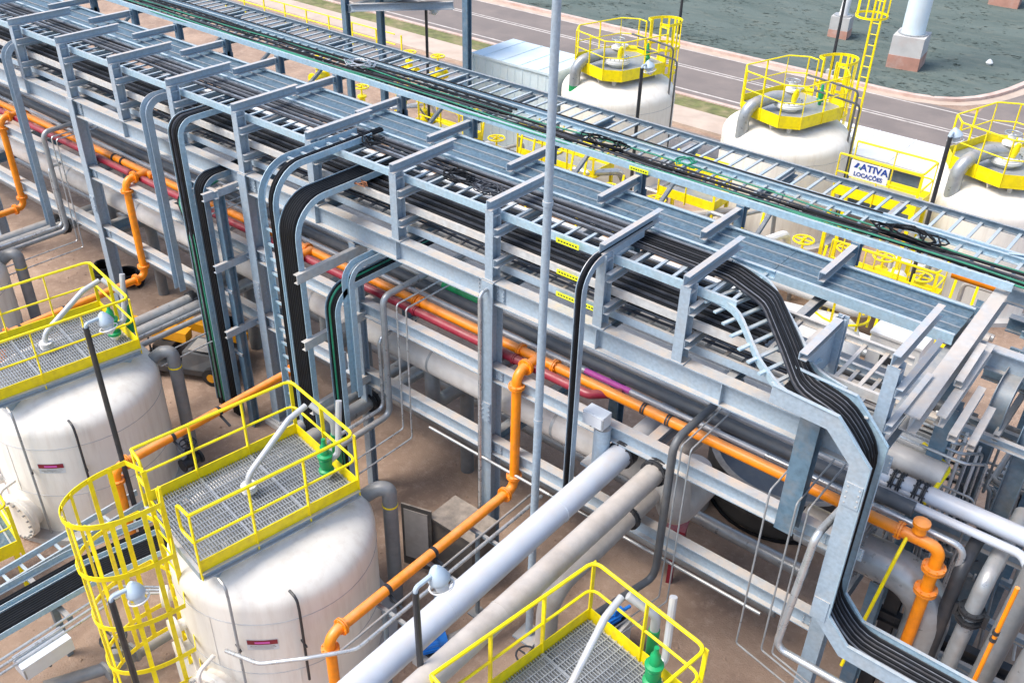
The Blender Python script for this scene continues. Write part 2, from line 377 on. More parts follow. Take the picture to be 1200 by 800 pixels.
# ================================================================== pipe rack
FX = [-12, -10, -8, -6, -4, -2, 0, 2, 4, 6, 8, 10, 12, 14, 16, 17.3, 20]
MAINX = [-10, -4, 2, 8, 14, 20]
rack = thing('pipe_rack', 'long galvanised steel pipe rack crossing the picture from upper left to right', 'pipe rack', (2, 2, 0))
def H(p0, p1, w, d, up): return MB().ibeam(p0, p1, w, d, 0.02, 0.016, up, top=False)
for x in MAINX:
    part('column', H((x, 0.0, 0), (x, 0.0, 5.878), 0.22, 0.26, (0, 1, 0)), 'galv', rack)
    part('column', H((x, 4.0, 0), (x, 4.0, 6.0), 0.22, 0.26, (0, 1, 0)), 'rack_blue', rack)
    for y in (0, 4):
        c = part('column_base', MB().box((x, y, 0.06), (0.5, 0.5, 0.12)).box((x, y, 0.135), (0.36, 0.36, 0.03)), 'concrete', rack)
xs = MAINX
for i in range(len(xs) - 1):
    a, b = xs[i] + 0.02, xs[i + 1] - 0.02
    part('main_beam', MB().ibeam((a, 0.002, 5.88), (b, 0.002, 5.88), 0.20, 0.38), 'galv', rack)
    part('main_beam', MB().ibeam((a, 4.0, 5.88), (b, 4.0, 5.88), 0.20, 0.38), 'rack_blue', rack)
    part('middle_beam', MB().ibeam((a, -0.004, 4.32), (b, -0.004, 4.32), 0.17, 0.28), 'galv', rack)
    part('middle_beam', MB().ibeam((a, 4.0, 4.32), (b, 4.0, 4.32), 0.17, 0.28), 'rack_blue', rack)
    part('lower_beam', MB().ibeam((a, -0.004, 2.82), (b, -0.004, 2.82), 0.17, 0.30), 'galv', rack)
for x in MAINX:
    part('cross_beam', MB().ibeam((x, 0.1, 5.86), (x, 3.9, 5.86), 0.18, 0.3), 'rack_blue', rack)
    part('cross_beam', MB().ibeam((x, 0.1, 2.82), (x, 3.9, 2.82), 0.16, 0.26), 'rack_blue', rack)
for x in [-13, -10, -7, -4, -1, 2, 5, 8, 11, 14, 17, 20]:
    part('pipe_support', MB().ibeam((x, 0.09, 4.30), (x, 3.9, 4.30), 0.16, 0.24), 'galv', rack)
for x in [-8, -6, -2, 0, 4, 6, 10, 12, 16, 18]:
    part('cross_beam', MB().ibeam((x, 0.11, 5.855), (x, 3.88, 5.855), 0.12, 0.16), 'rack_blue', rack)
def bolted_plate(c, sx, sz, y):
    mb = MB().box((c[0], y, c[1]), (sx, 0.014, sz))
    for i in (-1, 1):
        for j in (-1.5, -0.5, 0.5, 1.5): mb.lathe((c[0] + i * sx * 0.36, y - 0.006, c[1] + j * sz * 0.24), (0, -1, 0), [(0.014, 0), (0.014, 0.018)], 6)
    return mb
for x in MAINX:
    for z, h in ((5.69, 0.28), (4.18, 0.2), (2.67, 0.22)):
        for dx in (-0.19, 0.19): part('gusset', bolted_plate((x + dx, z), 0.14, h, -0.022), 'galv', rack)
    part('splice_plate', bolted_plate((x, 3.4), 0.18, 0.4, -0.14), 'galv', rack)
for x in [-6, 0, 4, 6, 10, 12, 16, 18]: part('web_stiffener', MB().box((x, -0.05, 5.69), (0.012, 0.085, 0.335)), 'galv', rack)
# tray frames: post, head arm reaching back, two shelf arms
for x in FX:
    f = part('tray_frame', MB().ibeam((x, 0.0, 5.882), (x, 0.0, 7.04), 0.15, 0.19, 0.014, 0.012, (0, 1, 0), False)
             .chan((x - 0.05, -0.10, 7.2), (x - 0.05, 1.37, 7.2), 0.09, 0.16, 0.012, (0, 0, 1), 1), 'galv', rack)
    for z in (6.78, 6.27):
        part('shelf_arm', MB().chan((x + 0.08, -0.085, z), (x + 0.08, 1.30, z), 0.08, 0.13, 0.01), 'galv', f)
    for sx in (-1, 1):
        part('stiffener', MB().box((x + sx * 0.042, 0.0, 6.95), (0.062, 0.15, 0.012)), 'galv', f)
    part('base_plate', MB().box((x, 0.0, 5.892), (0.24, 0.22, 0.018)), 'galv', f)
# back arms that carry the covered duct, with posts under the far ladder trays
for x in [-12, -10, -8, -6, -4, -2, 0, 2, 4, 6, 8, 10, 12, 14, 16, 18]:
    f = part('rear_arm', MB().chan((x - 0.05, 2.78, 6.30), (x - 0.05, 3.96, 6.30), 0.10, 0.15, 0.012), 'galv', rack)
    part('rear_post', H((x, 4.06, 5.882), (x, 4.06, 6.33), 0.14, 0.16, (0, 1, 0)), 'rack_blue', f)
    part('outrigger', MB().chan((x - 0.05, 4.16, 6.31), (x - 0.05, 6.15, 6.31), 0.09, 0.14, 0.012), 'rack_blue', f)
    if x in MAINX or x % 4 == 0:
        part('outrigger_brace', MB().bar((x, 4.15, 5.0), (x, 6.0, 6.16), 0.07, 0.07), 'rack_blue', f)

# ================================================================== cable trays
rung_me = {}
def rung_mesh(w, m='tray', d=0.05, h=0.025):
    k = (round(w, 3), m, d)
    if k not in rung_me: rung_me[k] = MB().chan((0, -w / 2, h), (0, w / 2, h), d, h, 0.006).mesh('rung', m)
    return rung_me[k]
def ladder(name, label, x0, x1, y0, y1, ztop, m='tray', pitch=0.3, rail_h=0.12, group=None, rungs=True, mn=None, mf=None, zr=None):
    t = thing(name, label, 'cable tray', ((x0 + x1) / 2, (y0 + y1) / 2, ztop - rail_h), group)
    part('side_rail', MB().chan((x0, y0, ztop), (x1, y0, ztop), 0.05, rail_h, 0.01, side=-1), mn or m, t)
    part('side_rail', MB().chan((x0, y1, ztop), (x1, y1, ztop), 0.05, rail_h, 0.01, side=1), mf or m, t)
    if rungs:
        n = int((x1 - x0) / pitch); w = y1 - y0 - 0.026
        repeat('rung', rung_mesh(w, m), t, [(x0 + (i + 0.5) * pitch, (y0 + y1) / 2, zr if zr is not None else ztop - rail_h + 0.02) for i in range(n)])
    return t
XL0, XL1 = -13.0, 19.9
ladder('ladder_tray', 'top front ladder tray with pale rungs just under the frame heads', XL0, 17.9, 0.16, 1.26, 6.94)
ladder('ladder_tray', 'middle front ladder tray packed with black cables', XL0, XL1, 0.16, 1.26, 6.44, 'galv_sand', 0.3)
ladder('ladder_tray', 'bottom front ladder tray lying on the main beam of the rack', XL0, XL1, 0.20, 1.24, 6.05, 'galv', 0.3)
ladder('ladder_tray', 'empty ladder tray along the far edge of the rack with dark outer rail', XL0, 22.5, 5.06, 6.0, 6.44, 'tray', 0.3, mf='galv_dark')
ladder('ladder_tray', 'far ladder tray with loose green and black cables beside the empty one', XL0, 20.3, 4.02, 4.98, 6.44, 'tray', 0.3)
# covered double duct behind the frame ends
d = thing('cable_duct', 'wide ribbed blue grey cable duct running along the middle of the rack', 'cable duct', (3, 3.15, 5.98))
for k in range(12):
    a = -13 + k * 2.75; b = a + 2.742
    c = part('cover', MB().box(((a + b) / 2, 3.14, 6.05), (b - a, 0.92, 0.02)), 'duct', d)
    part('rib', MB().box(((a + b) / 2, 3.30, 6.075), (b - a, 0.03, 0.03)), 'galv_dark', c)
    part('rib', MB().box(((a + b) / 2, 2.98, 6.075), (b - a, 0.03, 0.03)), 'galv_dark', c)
part('side_rail', MB().chan((-13, 2.66, 6.12), (20, 2.66, 6.12), 0.06, 0.16, 0.012, side=-1), 'tray', d)
part('side_rail', MB().chan((-13, 3.62, 6.12), (20, 3.62, 6.12), 0.06, 0.16, 0.012, side=1), 'tray', d)

# cables lying in the trays: one bundle a thing, each cable a part
def bundle(name, label, lines, r, mats, n=6, group=None, loc=None):
    """lines: list of polylines"""
    t = thing(name, label, 'cable bundle', loc or V(lines[0][0]), group)
    for i, L in enumerate(lines):
        m = mats[i % len(mats)] if isinstance(mats, (list, tuple)) else mats
        part('cable', MB().tube(L, r if not isinstance(r, (list, tuple)) else r[i % len(r)], n), m, t)
    return t
def straight_cables(x0, x1, ys, z, wob=0.02, zst=0.0, seed=1, step=0.8):
    rnd = random.Random(seed); out = []
    for i, y in enumerate(ys):
        k = int((x1 - x0) / step); ph = rnd.uniform(0, 6); L = []; y_ = y
        for j in range(k + 1):
            x = x0 + (x1 - x0) * j / k; y_ += rnd.uniform(-wob, wob) * 0.5; y_ += (y - y_) * 0.25
            L.append((x, y_ + math.sin(x * 0.6 + ph) * wob, z + zst * (i % 2) + rnd.uniform(0, 0.008)))
        out.append(L)
    return out
rr = random.Random(11)
bundle('cable_bundle', 'grey cables laid flat along the back half of the top front tray', straight_cables(-13, 17.3, [0.68 + 0.052 * i for i in range(10)], 6.88, 0.016, 0.014, 2), [0.022, 0.018, 0.025], ['cable_grey', 'cable_lgrey', 'cable_black', 'cable_grey', 'cable_lgrey'])
bundle('cable_bundle', 'thick black cables filling the middle front tray', straight_cables(-13, 18.3, [0.22 + 0.0475 * i for i in range(21)], 6.385, 0.018, 0.03, 3), [0.027, 0.023, 0.03], ['cable_black', 'cable_black', 'cable_black', 'cable_grey'])
bundle('cable_bundle', 'dark cables spread along the bottom front tray', straight_cables(-13, 18.6, [0.5 + 0.055 * i for i in range(8)], 5.985, 0.03, 0.02, 4), [0.022, 0.018], ['cable_grey', 'cable_lgrey', 'cable_black'])
bundle('cable_bundle', 'black cables lying loose in the far ladder tray', straight_cables(-13, 20.5, [4.22 + 0.075 * i for i in range(5)], 6.37, 0.07, 0.03, 5) + straight_cables(-13, 10.5, [4.6 + 0.06 * i for i in range(4)], 6.37, 0.06, 0.03, 15), [0.022, 0.018, 0.025], ['cable_black', 'cable_grey', 'cable_black'])
bundle('cable_bundle', 'green cables snaking along the near rail of the far ladder tray', straight_cables(-13, 20.5, [4.10, 4.15, 4.6], 6.41, 0.07, 0.02, 6), 0.016, 'cable_green')
single('loose_cable', MB().tube(straight_cables(-13, 18, [5.00], 6.47, 0.03, 0, 8)[0], 0.016, 6), 'cable_black', 'single black cable draped on the rail between the two far trays', 'cable')

# ================================================================== pipes along the rack
def xpipe(label, y, z, r, m, x0=-14, x1=20.5, **k):
    return pipe('pipe', label, [(x0, y, z), (x1, y, z)], r, m, 0, cat='pipe', **k)
pipe('pipe', 'dark red pipe at the front edge of the rack below the main beam', [(-14, 0.24, 4.40), (15.75, 0.24, 4.40), (16.1, 0.6, 4.40)], 0.075, 'red_pipe', 0.15,
     flanges=[((12.06, 0.24, 4.40), (1, 0, 0)), ((14.28, 0.24, 4.4), (1, 0, 0)), ((3.3, 0.24, 4.4), (1, 0, 0)), ((-2.6, 0.24, 4.4), (1, 0, 0))], fr=1.25)
t = thing('orange_pipe', 'long bright orange pipe running the length of the rack front', 'pipe', (3, 0.44, 4.45))
part('pipe_run', MB().tube([(-14, 0.44, 4.45), (20.75, 0.44, 4.45), (21.02, 0.44, 4.45), (21.02, 0.44, 4.1), (21.02, 0.40, 0.4)], 0.082, 14, 0.22), 'orange', t)
for x in (12.0, 11.9, 14.95, 14.25, 9.0, 3.9, 5.0, -1.7, 20.5): part('flange', flange(MB(), (x, 0.44, 4.45), (1, 0, 0), 0.125, 0.05), 'orange', t)
for z in (4.12, 3.72): part('flange', flange(MB(), (21.02, 0.44, z), (0, 0, 1), 0.15, 0.06), 'orange', t)
part('valve_body', MB().lathe((20.72, 0.44, 4.52), (0, 0, 1), [(0.05, 0), (0.09, 0.05), (0.07, 0.13), (0.11, 0.16), (0.11, 0.21), (0.04, 0.25)], 14), 'orange', t)
for x in (16.62, 17.05, 2.35, 2.7, 8.5): part('clamp', flange(MB(), (x, 0.44, 4.45), (1, 0, 0), 0.093, 0.06), 'black_steel', t)
for x, lab in ((14.62, 'orange branch pipe dropping beside the middle column and running to the front tank'), (9.12, 'orange branch pipe running behind the foreground tank deck toward the left'), (3.66, 'orange branch pipe dropping from the rack toward the left tank'), (-1.85, 'leftmost orange branch pipe dropping from the rack at the picture edge')):
    b = thing('orange_branch', lab, 'pipe', (x, -0.12, 2.1))
    yend = -4.25 if x > 4 else -3.6
    path = [(x, 0.44, 4.47), (x, -0.12, 4.47), (x, -0.12, 2.1), (x, yend, 2.1), (x, yend, 0.1)]
    part('pipe_run', MB().tube(path, 0.082, 14, 0.17), 'orange', b)
    for p, a in (((x, 0.10, 4.47), (0, 1, 0)), ((x, -0.12, 4.22), (0, 0, 1)), ((x, -0.12, 2.36), (0, 0, 1)), ((x, -0.36, 2.1), (0, 1, 0)), ((x, yend + .24, 2.1), (0, 1, 0)), ((x, yend, 1.84), (0, 0, 1))):
        part('flange', flange(MB(), p, a, 0.135, 0.05), 'orange', b)
    for y in (-2.1, -3.1): part('clamp', MB().tube([(x, y - .03, 2.1), (x, y + .03, 2.1)], 0.092, 14).bar((x, y, 2.02), (x + .3, y, 1.9), .04, .03), 'black_steel', b)
xpipe('thin pale pipe right behind the orange pipe', 0.70, 4.42, 0.045, 'light_steel')
p = pipe('pipe', 'black jacketed pipe behind the orange pipe on the rack', [(-14, 0.93, 4.45), (20.5, 0.93, 4.45)], 0.105, 'dark_pipe', 0)
pipe('pipe', 'steel pipe with a green painted stretch beside the middle column', [(10.35, 1.05, 3.7), (10.35, 1.05, 4.56), (13.2, 1.05, 4.56), (13.2, 1.05, 3.7)], 0.09, 'steel_pipe', 0.22, bands=[((12.0, 1.05, 4.56), (12.85, 1.05, 4.56), 'green', 1.12)])
single('pipe_marker', MB().tube([(15.35, 0.70, 4.42), (16.2, 0.70, 4.42)], 0.05, 12), 'magenta', 'pink magenta marking sleeve on a thin pipe behind the orange pipe', 'marker')
xpipe('bright silver pipe in the middle of the rack', 1.22, 4.42, 0.075, 'light_steel')
pipe('pipe', 'thick grey insulated pipe under the main beam', [(-14, 1.75, 4.52), (20.6, 1.75, 4.52)], 0.20, 'cladding', 0, bands=[((x, 1.75, 4.52), (x + 0.06, 1.75, 4.52), 'steel_pipe', 1.03) for x in (-4.5, 1.5, 7.5, 12.6, 15.1, 17.2, 19)])
pipe('pipe', 'grey pipe that bends down behind the left column posts', [(-14, 1.48, 4.66), (9.5, 1.48, 4.66), (9.5, 1.48, 2.2)], 0.15, 'grey_pipe', 0.4)
xpipe('slate grey pipe toward the back of the rack', 2.25, 4.45, 0.14, 'light_steel')
xpipe('dark grey pipe at the back of the rack', 2.65, 4.42, 0.10, 'grey_pipe')
xpipe('pale pipe second from the back of the rack', 3.05, 4.45, 0.12, 'insulation')
xpipe('rearmost dark pipe on the rack', 3.5, 4.42, 0.10, 'dark_pipe')
big = thing('insulated_main', 'very thick beige insulated pipe hanging below the middle beam', 'pipe', (3, 0.55, 3.28))
part('pipe_run', MB().tube([(-14, 0.55, 3.28), (16.8, 0.55, 3.28)], 0.27, 22), 'cladding', big)
for x in [-9, -6, -3, 0, 3, 6, 9.0, 12.2, 15.0]: part('jacket_seam', MB().tube([(x, .55, 3.28), (x + .05, .55, 3.28)], 0.275, 22), 'steel_pipe', big)
part('elbow', MB().tube([(16.79, .55, 3.28), (17.25, .55, 3.28), (17.25, .55, 2.6), (17.25, 1.6, 2.6)], 0.268, 20, 0.35), 'cladding', big)
for x in (1.3, 5.2, 9.2, 12.1): 
    pipe('pipe', {1.3: 'dark riser under the insulated main near the left end', 5.2: 'dark riser under the insulated main behind the orange truck', 9.2: 'dark riser under the insulated main beside the cable risers', 12.1: 'dark riser under the insulated main left of the middle column'}[x],
         [(x, 0.55, 3.1), (x, 0.55, 2.2), (x, 1.5, 2.2), (x, 1.5, 0.0)], 0.14, 'grey_pipe', 0.3)
xpipe('low grey pipe near the ground inside the rack', 1.3, 1.1, 0.16, 'grey_pipe', -14, 19)
xpipe('low steel pipe near the ground at the back of the rack', 2.4, 1.0, 0.12, 'steel_pipe', -14, 19)
xpipe('low dark pipe near the ground at the rear columns', 3.2, 1.2, 0.18, 'dark_pipe', -14, 19)

def coil(label, c, n, rx, ry, r, m, seed, grp=None):
    rnd = random.Random(seed); L = []
    for i in range(n * 10):
        a = i * 0.63 + rnd.uniform(-.1, .1); k = 0.7 + 0.3 * rnd.random()
        L.append((c[0] + math.cos(a) * rx * k + (i / (n * 10) - .5) * rx * 0.8, c[1] + math.sin(a) * ry * k, c[2] + 0.03 + rnd.uniform(0, 0.09)))
    return single('cable_coil', MB().tube(L, r, 6), m, label, 'cable coil', grp)
coil('loose loops of cable lying on the top front tray left of the middle column', (12.75, 0.65, 6.9), 6, 0.28, 0.2, 0.011, 'cable_black', 1)
coil('second heap of cable loops on the top front tray near the middle column', (13.4, 0.6, 6.9), 5, 0.24, 0.2, 0.011, 'cable_grey', 2)
coil('black cable tangle on the far tray left of the yellow sticker', (12.9, 4.5, 6.38), 6, 0.45, 0.24, 0.013, 'cable_black', 3)
coil('black cable tangle on the far tray at its right end', (18.6, 4.6, 6.38), 6, 0.5, 0.25, 0.015, 'cable_black', 4)
coil('pale wire tangle on the far tray near the canopy', (6.2, 4.6, 6.42), 6, 0.35, 0.25, 0.012, 'conduit', 5)
coil('green cable loop on the far tray right of the yellow sticker', (14.6, 4.55, 6.45), 3, 0.2, 0.18, 0.014, 'cable_green', 6)
coil('cable loops beside the cable riser on the top tray', (10.7, 0.75, 6.92), 4, 0.2, 0.16, 0.012, 'cable_black', 7)
coil('orange twine loop hanging on the middle tray beside the big risers', (11.0, 0.1, 6.47), 3, 0.18, 0.1, 0.012, 'rust', 8)

# small stones and clods on the earth: too many to count
def stones():
    g = MB(); rnd = random.Random(21)
    for _ in range(3500):
        x = rnd.uniform(-4, 23); y = rnd.uniform(-8, 7); r_ = 0.008 + 0.03 * rnd.random() ** 3
        p = [V((math.cos(a) * r_ * rnd.uniform(.7, 1.2), math.sin(a) * r_ * rnd.uniform(.7, 1.2), 0)) for a in (0.3, 1.6, 2.9, 4.2, 5.4)]
        g.add([V((x, y, 0.001)) + q for q in p] + [(x, y, r_ * 0.9)], [(0, 1, 5), (1, 2, 5), (2, 3, 5), (3, 4, 5), (4, 0, 5)])
    single('loose_stones', g, 'earth', 'small loose stones scattered over the brown plant ground', 'stones', None, 'stuff')
stones()

# ================================================================== front row of tanks
bolt_me = MB().lathe((0, 0, 0), (0, 0, 1), [(0.022, 0), (0.022, 0.035)], 6).mesh('bolt', 'steel_pipe')
def rot2(c, a):
    ca, sa = math.cos(a), math.sin(a)
    return lambda u, v, z: V((c[0] + v * ca + u * -sa, c[1] + v * sa + u * ca, z))
def handrail(t, P, pts, z, h=1.05, posts=None, m='yellow', closed=False, toe=True, r=0.026, ends=False, pw=0.06, toe_h=0.27):
    """pts: (u,v) corner list; P maps local to world"""
    W = [P(u, v, z) for u, v in pts]
    part('top_rail', MB().tube([p + V((0, 0, h)) for p in W], r, 8, 0.12, 3), m, t)
    part('middle_rail', MB().tube([p + V((0, 0, h * 0.53)) for p in W], r * 0.8, 8, 0.12, 3), m, t)
    for a, b in zip(W, W[1:]):
        L = (b - a).length; k = max(1, round(L / 0.85))
        for i in range(k + (1 if b == W[-1] else 0)):
            p = a + (b - a) * (i / k)
            part('post', MB().bar(p - V((0, 0, 0.16)), p + V((0, 0, h - 0.01)), pw, 0.02, b - a), m, t)
        if toe:
            d = (b - a).normalized() * 0.01
            part('toe_board', MB().bar(a + d + V((0, 0, 0.05)), b - d + V((0, 0, 0.05)), 0.015, toe_h), m, t)
def grating(t, P, a, b, z, pitch=0.045):
    g = MB(); n = int(2 * a / pitch)
    for i in range(n):
        u = -a + (i + 0.5) * pitch; g.bar(P(u, -b, z - 0.015), P(u, b, z - 0.015), 0.013, 0.06)
    k = int(2 * b / 0.11)
    for i in range(k):
        v = -b + (i + 0.5) * 0.11; g.bar(P(-a, v, z + 0.016), P(a, v, z + 0.016), 0.014, 0.008)
    for u in (-a * 0.33, a * 0.33): g.bar(P(u, -b, z), P(u, b, z), 0.03, 0.034)
    part('grating', g, 'grating', t, 'stuff')
def shell_profile(r, zw, zt):
    pr = [(r, 0.0), (r, zw)]; k = 12
    for i in range(1, k + 1):
        a = R(90) * i / k; pr.append((max(0.02, r * math.cos(a) ** 0.62), zw + (zt - zw) * math.sin(a) ** 0.9))
    return pr
ZP = 3.06
def near_tank(cx, cy, label):
    t = thing('storage_tank', label, 'tank', (cx, cy, 0), 'white tanks in the front row')
    r = 1.58
    part('shell', MB().lathe((cx, cy, 0.12), (0, 0, 1), shell_profile(r, 2.2, 2.70), 56), 'tank_white', t)
    part('plinth', MB().lathe((cx, cy, 0), (0, 0, 1), [(r + 0.25, 0), (r + 0.25, 0.12)], 40), 'concrete', t)
    for z in (2.08, 1.0): part('weld_seam', MB().lathe((cx, cy, z), (0, 0, 1), [(r + 0.001, 0), (r + 0.008, 0.008), (r + 0.001, 0.016)], 56, False), 'seam', t)
    for an_, z0_, z1_ in ((R(-30), 0.14, 1.0), (R(-75), 1.02, 2.08), (R(20), 1.02, 2.08), (R(-120), 0.14, 1.0)):
        part('weld_seam', MB().bar((cx + math.cos(an_) * (r + .002), cy + math.sin(an_) * (r + .002), z0_), (cx + math.cos(an_) * (r + .002), cy + math.sin(an_) * (r + .002), z1_), 0.012, 0.008, (math.cos(an_), math.sin(an_), 0)), 'tank_white', t)
    P = rot2((cx - 0.22, cy - 0.1), R(-8.5)); a, b = 1.31, 0.90
    fr = MB()
    for v in (-b, b): fr.chan(P(-a, v, ZP - 0.02), P(a, v, ZP - 0.02), 0.06, 0.12, 0.01, side=1 if v > 0 else -1)
    for u in (-a, -a / 3, a / 3, a): fr.bar(P(u, -b + .02, ZP - 0.1), P(u, b - .02, ZP - 0.1), 0.05, 0.14)
    part('deck_frame', fr, 'galv', t)
    for u in (-0.8, 0.8):
        for v in (-0.6, 0.6):
            p = P(u, v, 2.3); part('deck_leg', MB().bar(p, (p.x, p.y, ZP - 0.03), 0.09, 0.09), 'tank_white', t)
    for v in (-b + .03, b - .03):
        for u in (-a + 0.05, a - 0.05):
            p = P(u, v, 2.05); q = P(u, v, ZP - 0.12); w = V((cx, cy, 0)) - p; w.z = 0
            part('deck_bracket', MB().plate([q, q + w.normalized() * 0.45, q + w.normalized() * 0.42 + V((0, 0, -0.5))], w.cross(V((0, 0, 1))), 0.02), 'galv', t)
    grating(t, P, a - 0.02, b - 0.02, ZP)
    handrail(t, P, [(-a, -b), (a, -b), (a, b), (-a, b)], ZP)
    # short returns of the handrail beside the ladder opening
    for v in (-b, b): part('rail_return', MB().tube([P(-a, v, ZP + 1.05), P(-a - .02, v * 0.62, ZP + 1.05), P(-a - .02, v * 0.62, ZP + 0.55), P(-a, v, ZP + 0.55)], 0.024, 8, 0.1, 3), 'yellow', t)
    # vent line with its flange on the deck
    p = P(-0.02, -0.05, 2.5)
    vp = part('vent_pipe', MB().tube([p, p + V((0, 0, 0.92)), p + V((-0.12, 0.95, 1.38)), p + V((-0.12, 1.3, 1.45))], 0.05, 12, 0.22), 'light_steel', t)
    part('flange', flange(MB(), p + V((0, 0, 0.68)), (0, 0, 1), 0.12, 0.04), 'white_paint', vp)
    part('flange', flange(MB(), p + V((0, 0, 0.74)), (0, 0, 1), 0.12, 0.04), 'white_paint', vp)
    # green relief valve with discharge stack
    p = P(1.08, 0.38, 2.5)
    rv = part('relief_valve', MB().lathe(p, (0, 0, 1), [(0.05, 0), (0.05, 0.62), (0.09, 0.63), (0.09, 0.68), (0.06, 0.69)], 14), 'white_paint', t)
    part('valve_body', MB().lathe(p + V((0, 0, 0.69)), (0, 0, 1), [(0.12, 0), (0.12, 0.05), (0.08, 0.07), (0.10, 0.14), (0.10, 0.26), (0.065, 0.29), (0.12, 0.30), (0.12, 0.34), (0.07, 0.36), (0.065, 0.5), (0.035, 0.54), (0.032, 0.64)], 14), 'green', rv)
    part('discharge_stack', MB().tube([p + V((0.0, 0.1, 0.85)), p + V((0.02, 0.24, 0.9)), p + V((-0.1, 0.45, 1.75))], 0.05, 10, 0.1), 'light_steel', rv)
    q = P(1.50, 0.02, 0)
    dp = part('drain_riser', MB().tube([P(0.9, 0.02, 2.35), (q.x, q.y, 2.35), (q.x, q.y, 3.75), P(1.3, -0.3, 4.0)], 0.062, 12, 0.15), 'light_steel', t)
    part('colour_band', MB().tube([(q.x, q.y, 2.9), (q.x, q.y, 3.5)], 0.075, 12), 'green', dp)
    # manway near the base on the ladder side
    an = R(-76); d = V((math.cos(an), math.sin(an), 0)); q = V((cx, cy, 0.52)) + d * (r - 0.05)
    mw = part('manway', MB().lathe(q, d, [(0.34, 0), (0.34, 0.2), (0.46, 0.2), (0.46, 0.27), (0.45, 0.28), (0.45, 0.34), (0.02, 0.35)], 28), 'tank_white', t)
    side = V((-d.y, d.x, 0))
    for i in range(20):
        aa = 2 * math.pi * i / 20; c = q + d * 0.345 + side * (math.cos(aa) * 0.405) + V((0, 0, math.sin(aa) * 0.405))
        new('bolt', bolt_me, mw, c - wloc(mw), d.to_track_quat('Z', 'Y').to_euler())
    part('davit', MB().tube([q + d * 0.1 + V((0, 0, 0.75)), q + d * 0.45 + V((0, 0, 0.75)), q + d * 0.45 + V((0, 0, 0.3))], 0.035, 8, 0.1), 'tank_white', mw)
    # side nozzles
    for an_, z in ((R(-104), 1.35), (R(-104), 0.85), (R(-122), 1.5)):
        d = V((math.cos(an_), math.sin(an_), 0)); q = V((cx, cy, z)) + d * (r - 0.05)
        part('nozzle', MB().lathe(q, d, [(0.09, 0), (0.09, 0.16), (0.17, 0.16), (0.17, 0.22), (0.16, 0.23), (0.16, 0.28), (0.02, 0.285)], 18), 'tank_white', t)
    # warning sign facing the camera side
    def on_wall(an_, z, w, h, off, m, name, lift=0.0):
        mb = MB(); vs = []; fs = []; k = 6
        for j in range(k + 1):
            aa = an_ + (j / k - 0.5) * w / r
            for zz in (z - h / 2, z + h / 2): vs.append((cx + (r + off) * math.cos(aa), cy + (r + off) * math.sin(aa), zz))
        for j in range(k): fs.append((2 * j, 2 * j + 2, 2 * j + 3, 2 * j + 1))
        return mb.add(vs, fs)
    sg = part('warning_sign', on_wall(R(-47), 1.66, 0.46, 0.22, 0.004, 0, ''), 'grey_white', t)
    part('sign_header', on_wall(R(-47), 1.715, 0.44, 0.095, 0.008, 0, ''), 'sign_red', sg)
    part('sign_lettering', on_wall(R(-47), 1.715, 0.22, 0.04, 0.012, 0, ''), 'magenta', sg)
    for zz, ww in ((1.64, 0.36), (1.61, 0.38), (1.58, 0.30)): part('sign_lettering', on_wall(R(-47), zz, ww, 0.012, 0.008, 0, ''), 'conduit', sg)
    # conduits clipped to the shell
    for x, y, z0, z1 in ((cx + 0.86, cy - 1.42, 0.15, 2.95), (cx + 1.52, cy - 0.75, 0.85, 2.62)):
        c = part('conduit', MB().tube([(x - 0.2, y + 0.02, z1), (x - 0.02, y, z1 - 0.02), (x, y, z1 - 0.25), (x, y, z0)], 0.022, 8, 0.12), 'black_steel' if z0 > .5 else 'steel_pipe', t)
        part('clip', MB().bar((x - 0.16, y + 0.05, 1.62), (x + 0.05, y, 1.62), 0.03, 0.03), 'black_steel', c)
    # side outlet: elbow and downcomer
    o = V((cx + 0.35, cy + 1.25, 2.25)); 
    op = part('outlet_pipe', MB().tube([o, o + V((0.40, 0.28, 0.42)), o + V((0.55, 0.40, 0.42)), o + V((0.55, 0.40, -2.2))], 0.125, 16, 0.18), 'grey_pipe', t)
    part('yellow_ring', MB().tube([o + V((0.55, 0.40, 0.10)), o + V((0.55, 0.40, 0.07))], 0.13, 16), 'yellow', op)
    return t
T2 = near_tank(12.62, -3.6, 'white tank with caged yellow ladder in the lower left foreground')
T1 = copy_tree(T2, (6.68, -3.6, 0), 'white tank at the left edge with a lamp pole in front of its yellow deck')
T0 = copy_tree(T2, (0.72, -3.6, 0), 'white tank mostly cut off by the left picture edge')
T3 = copy_tree(T2, (18.58, -3.6, 0), 'tank whose grated deck is cut off by the bottom picture edge')

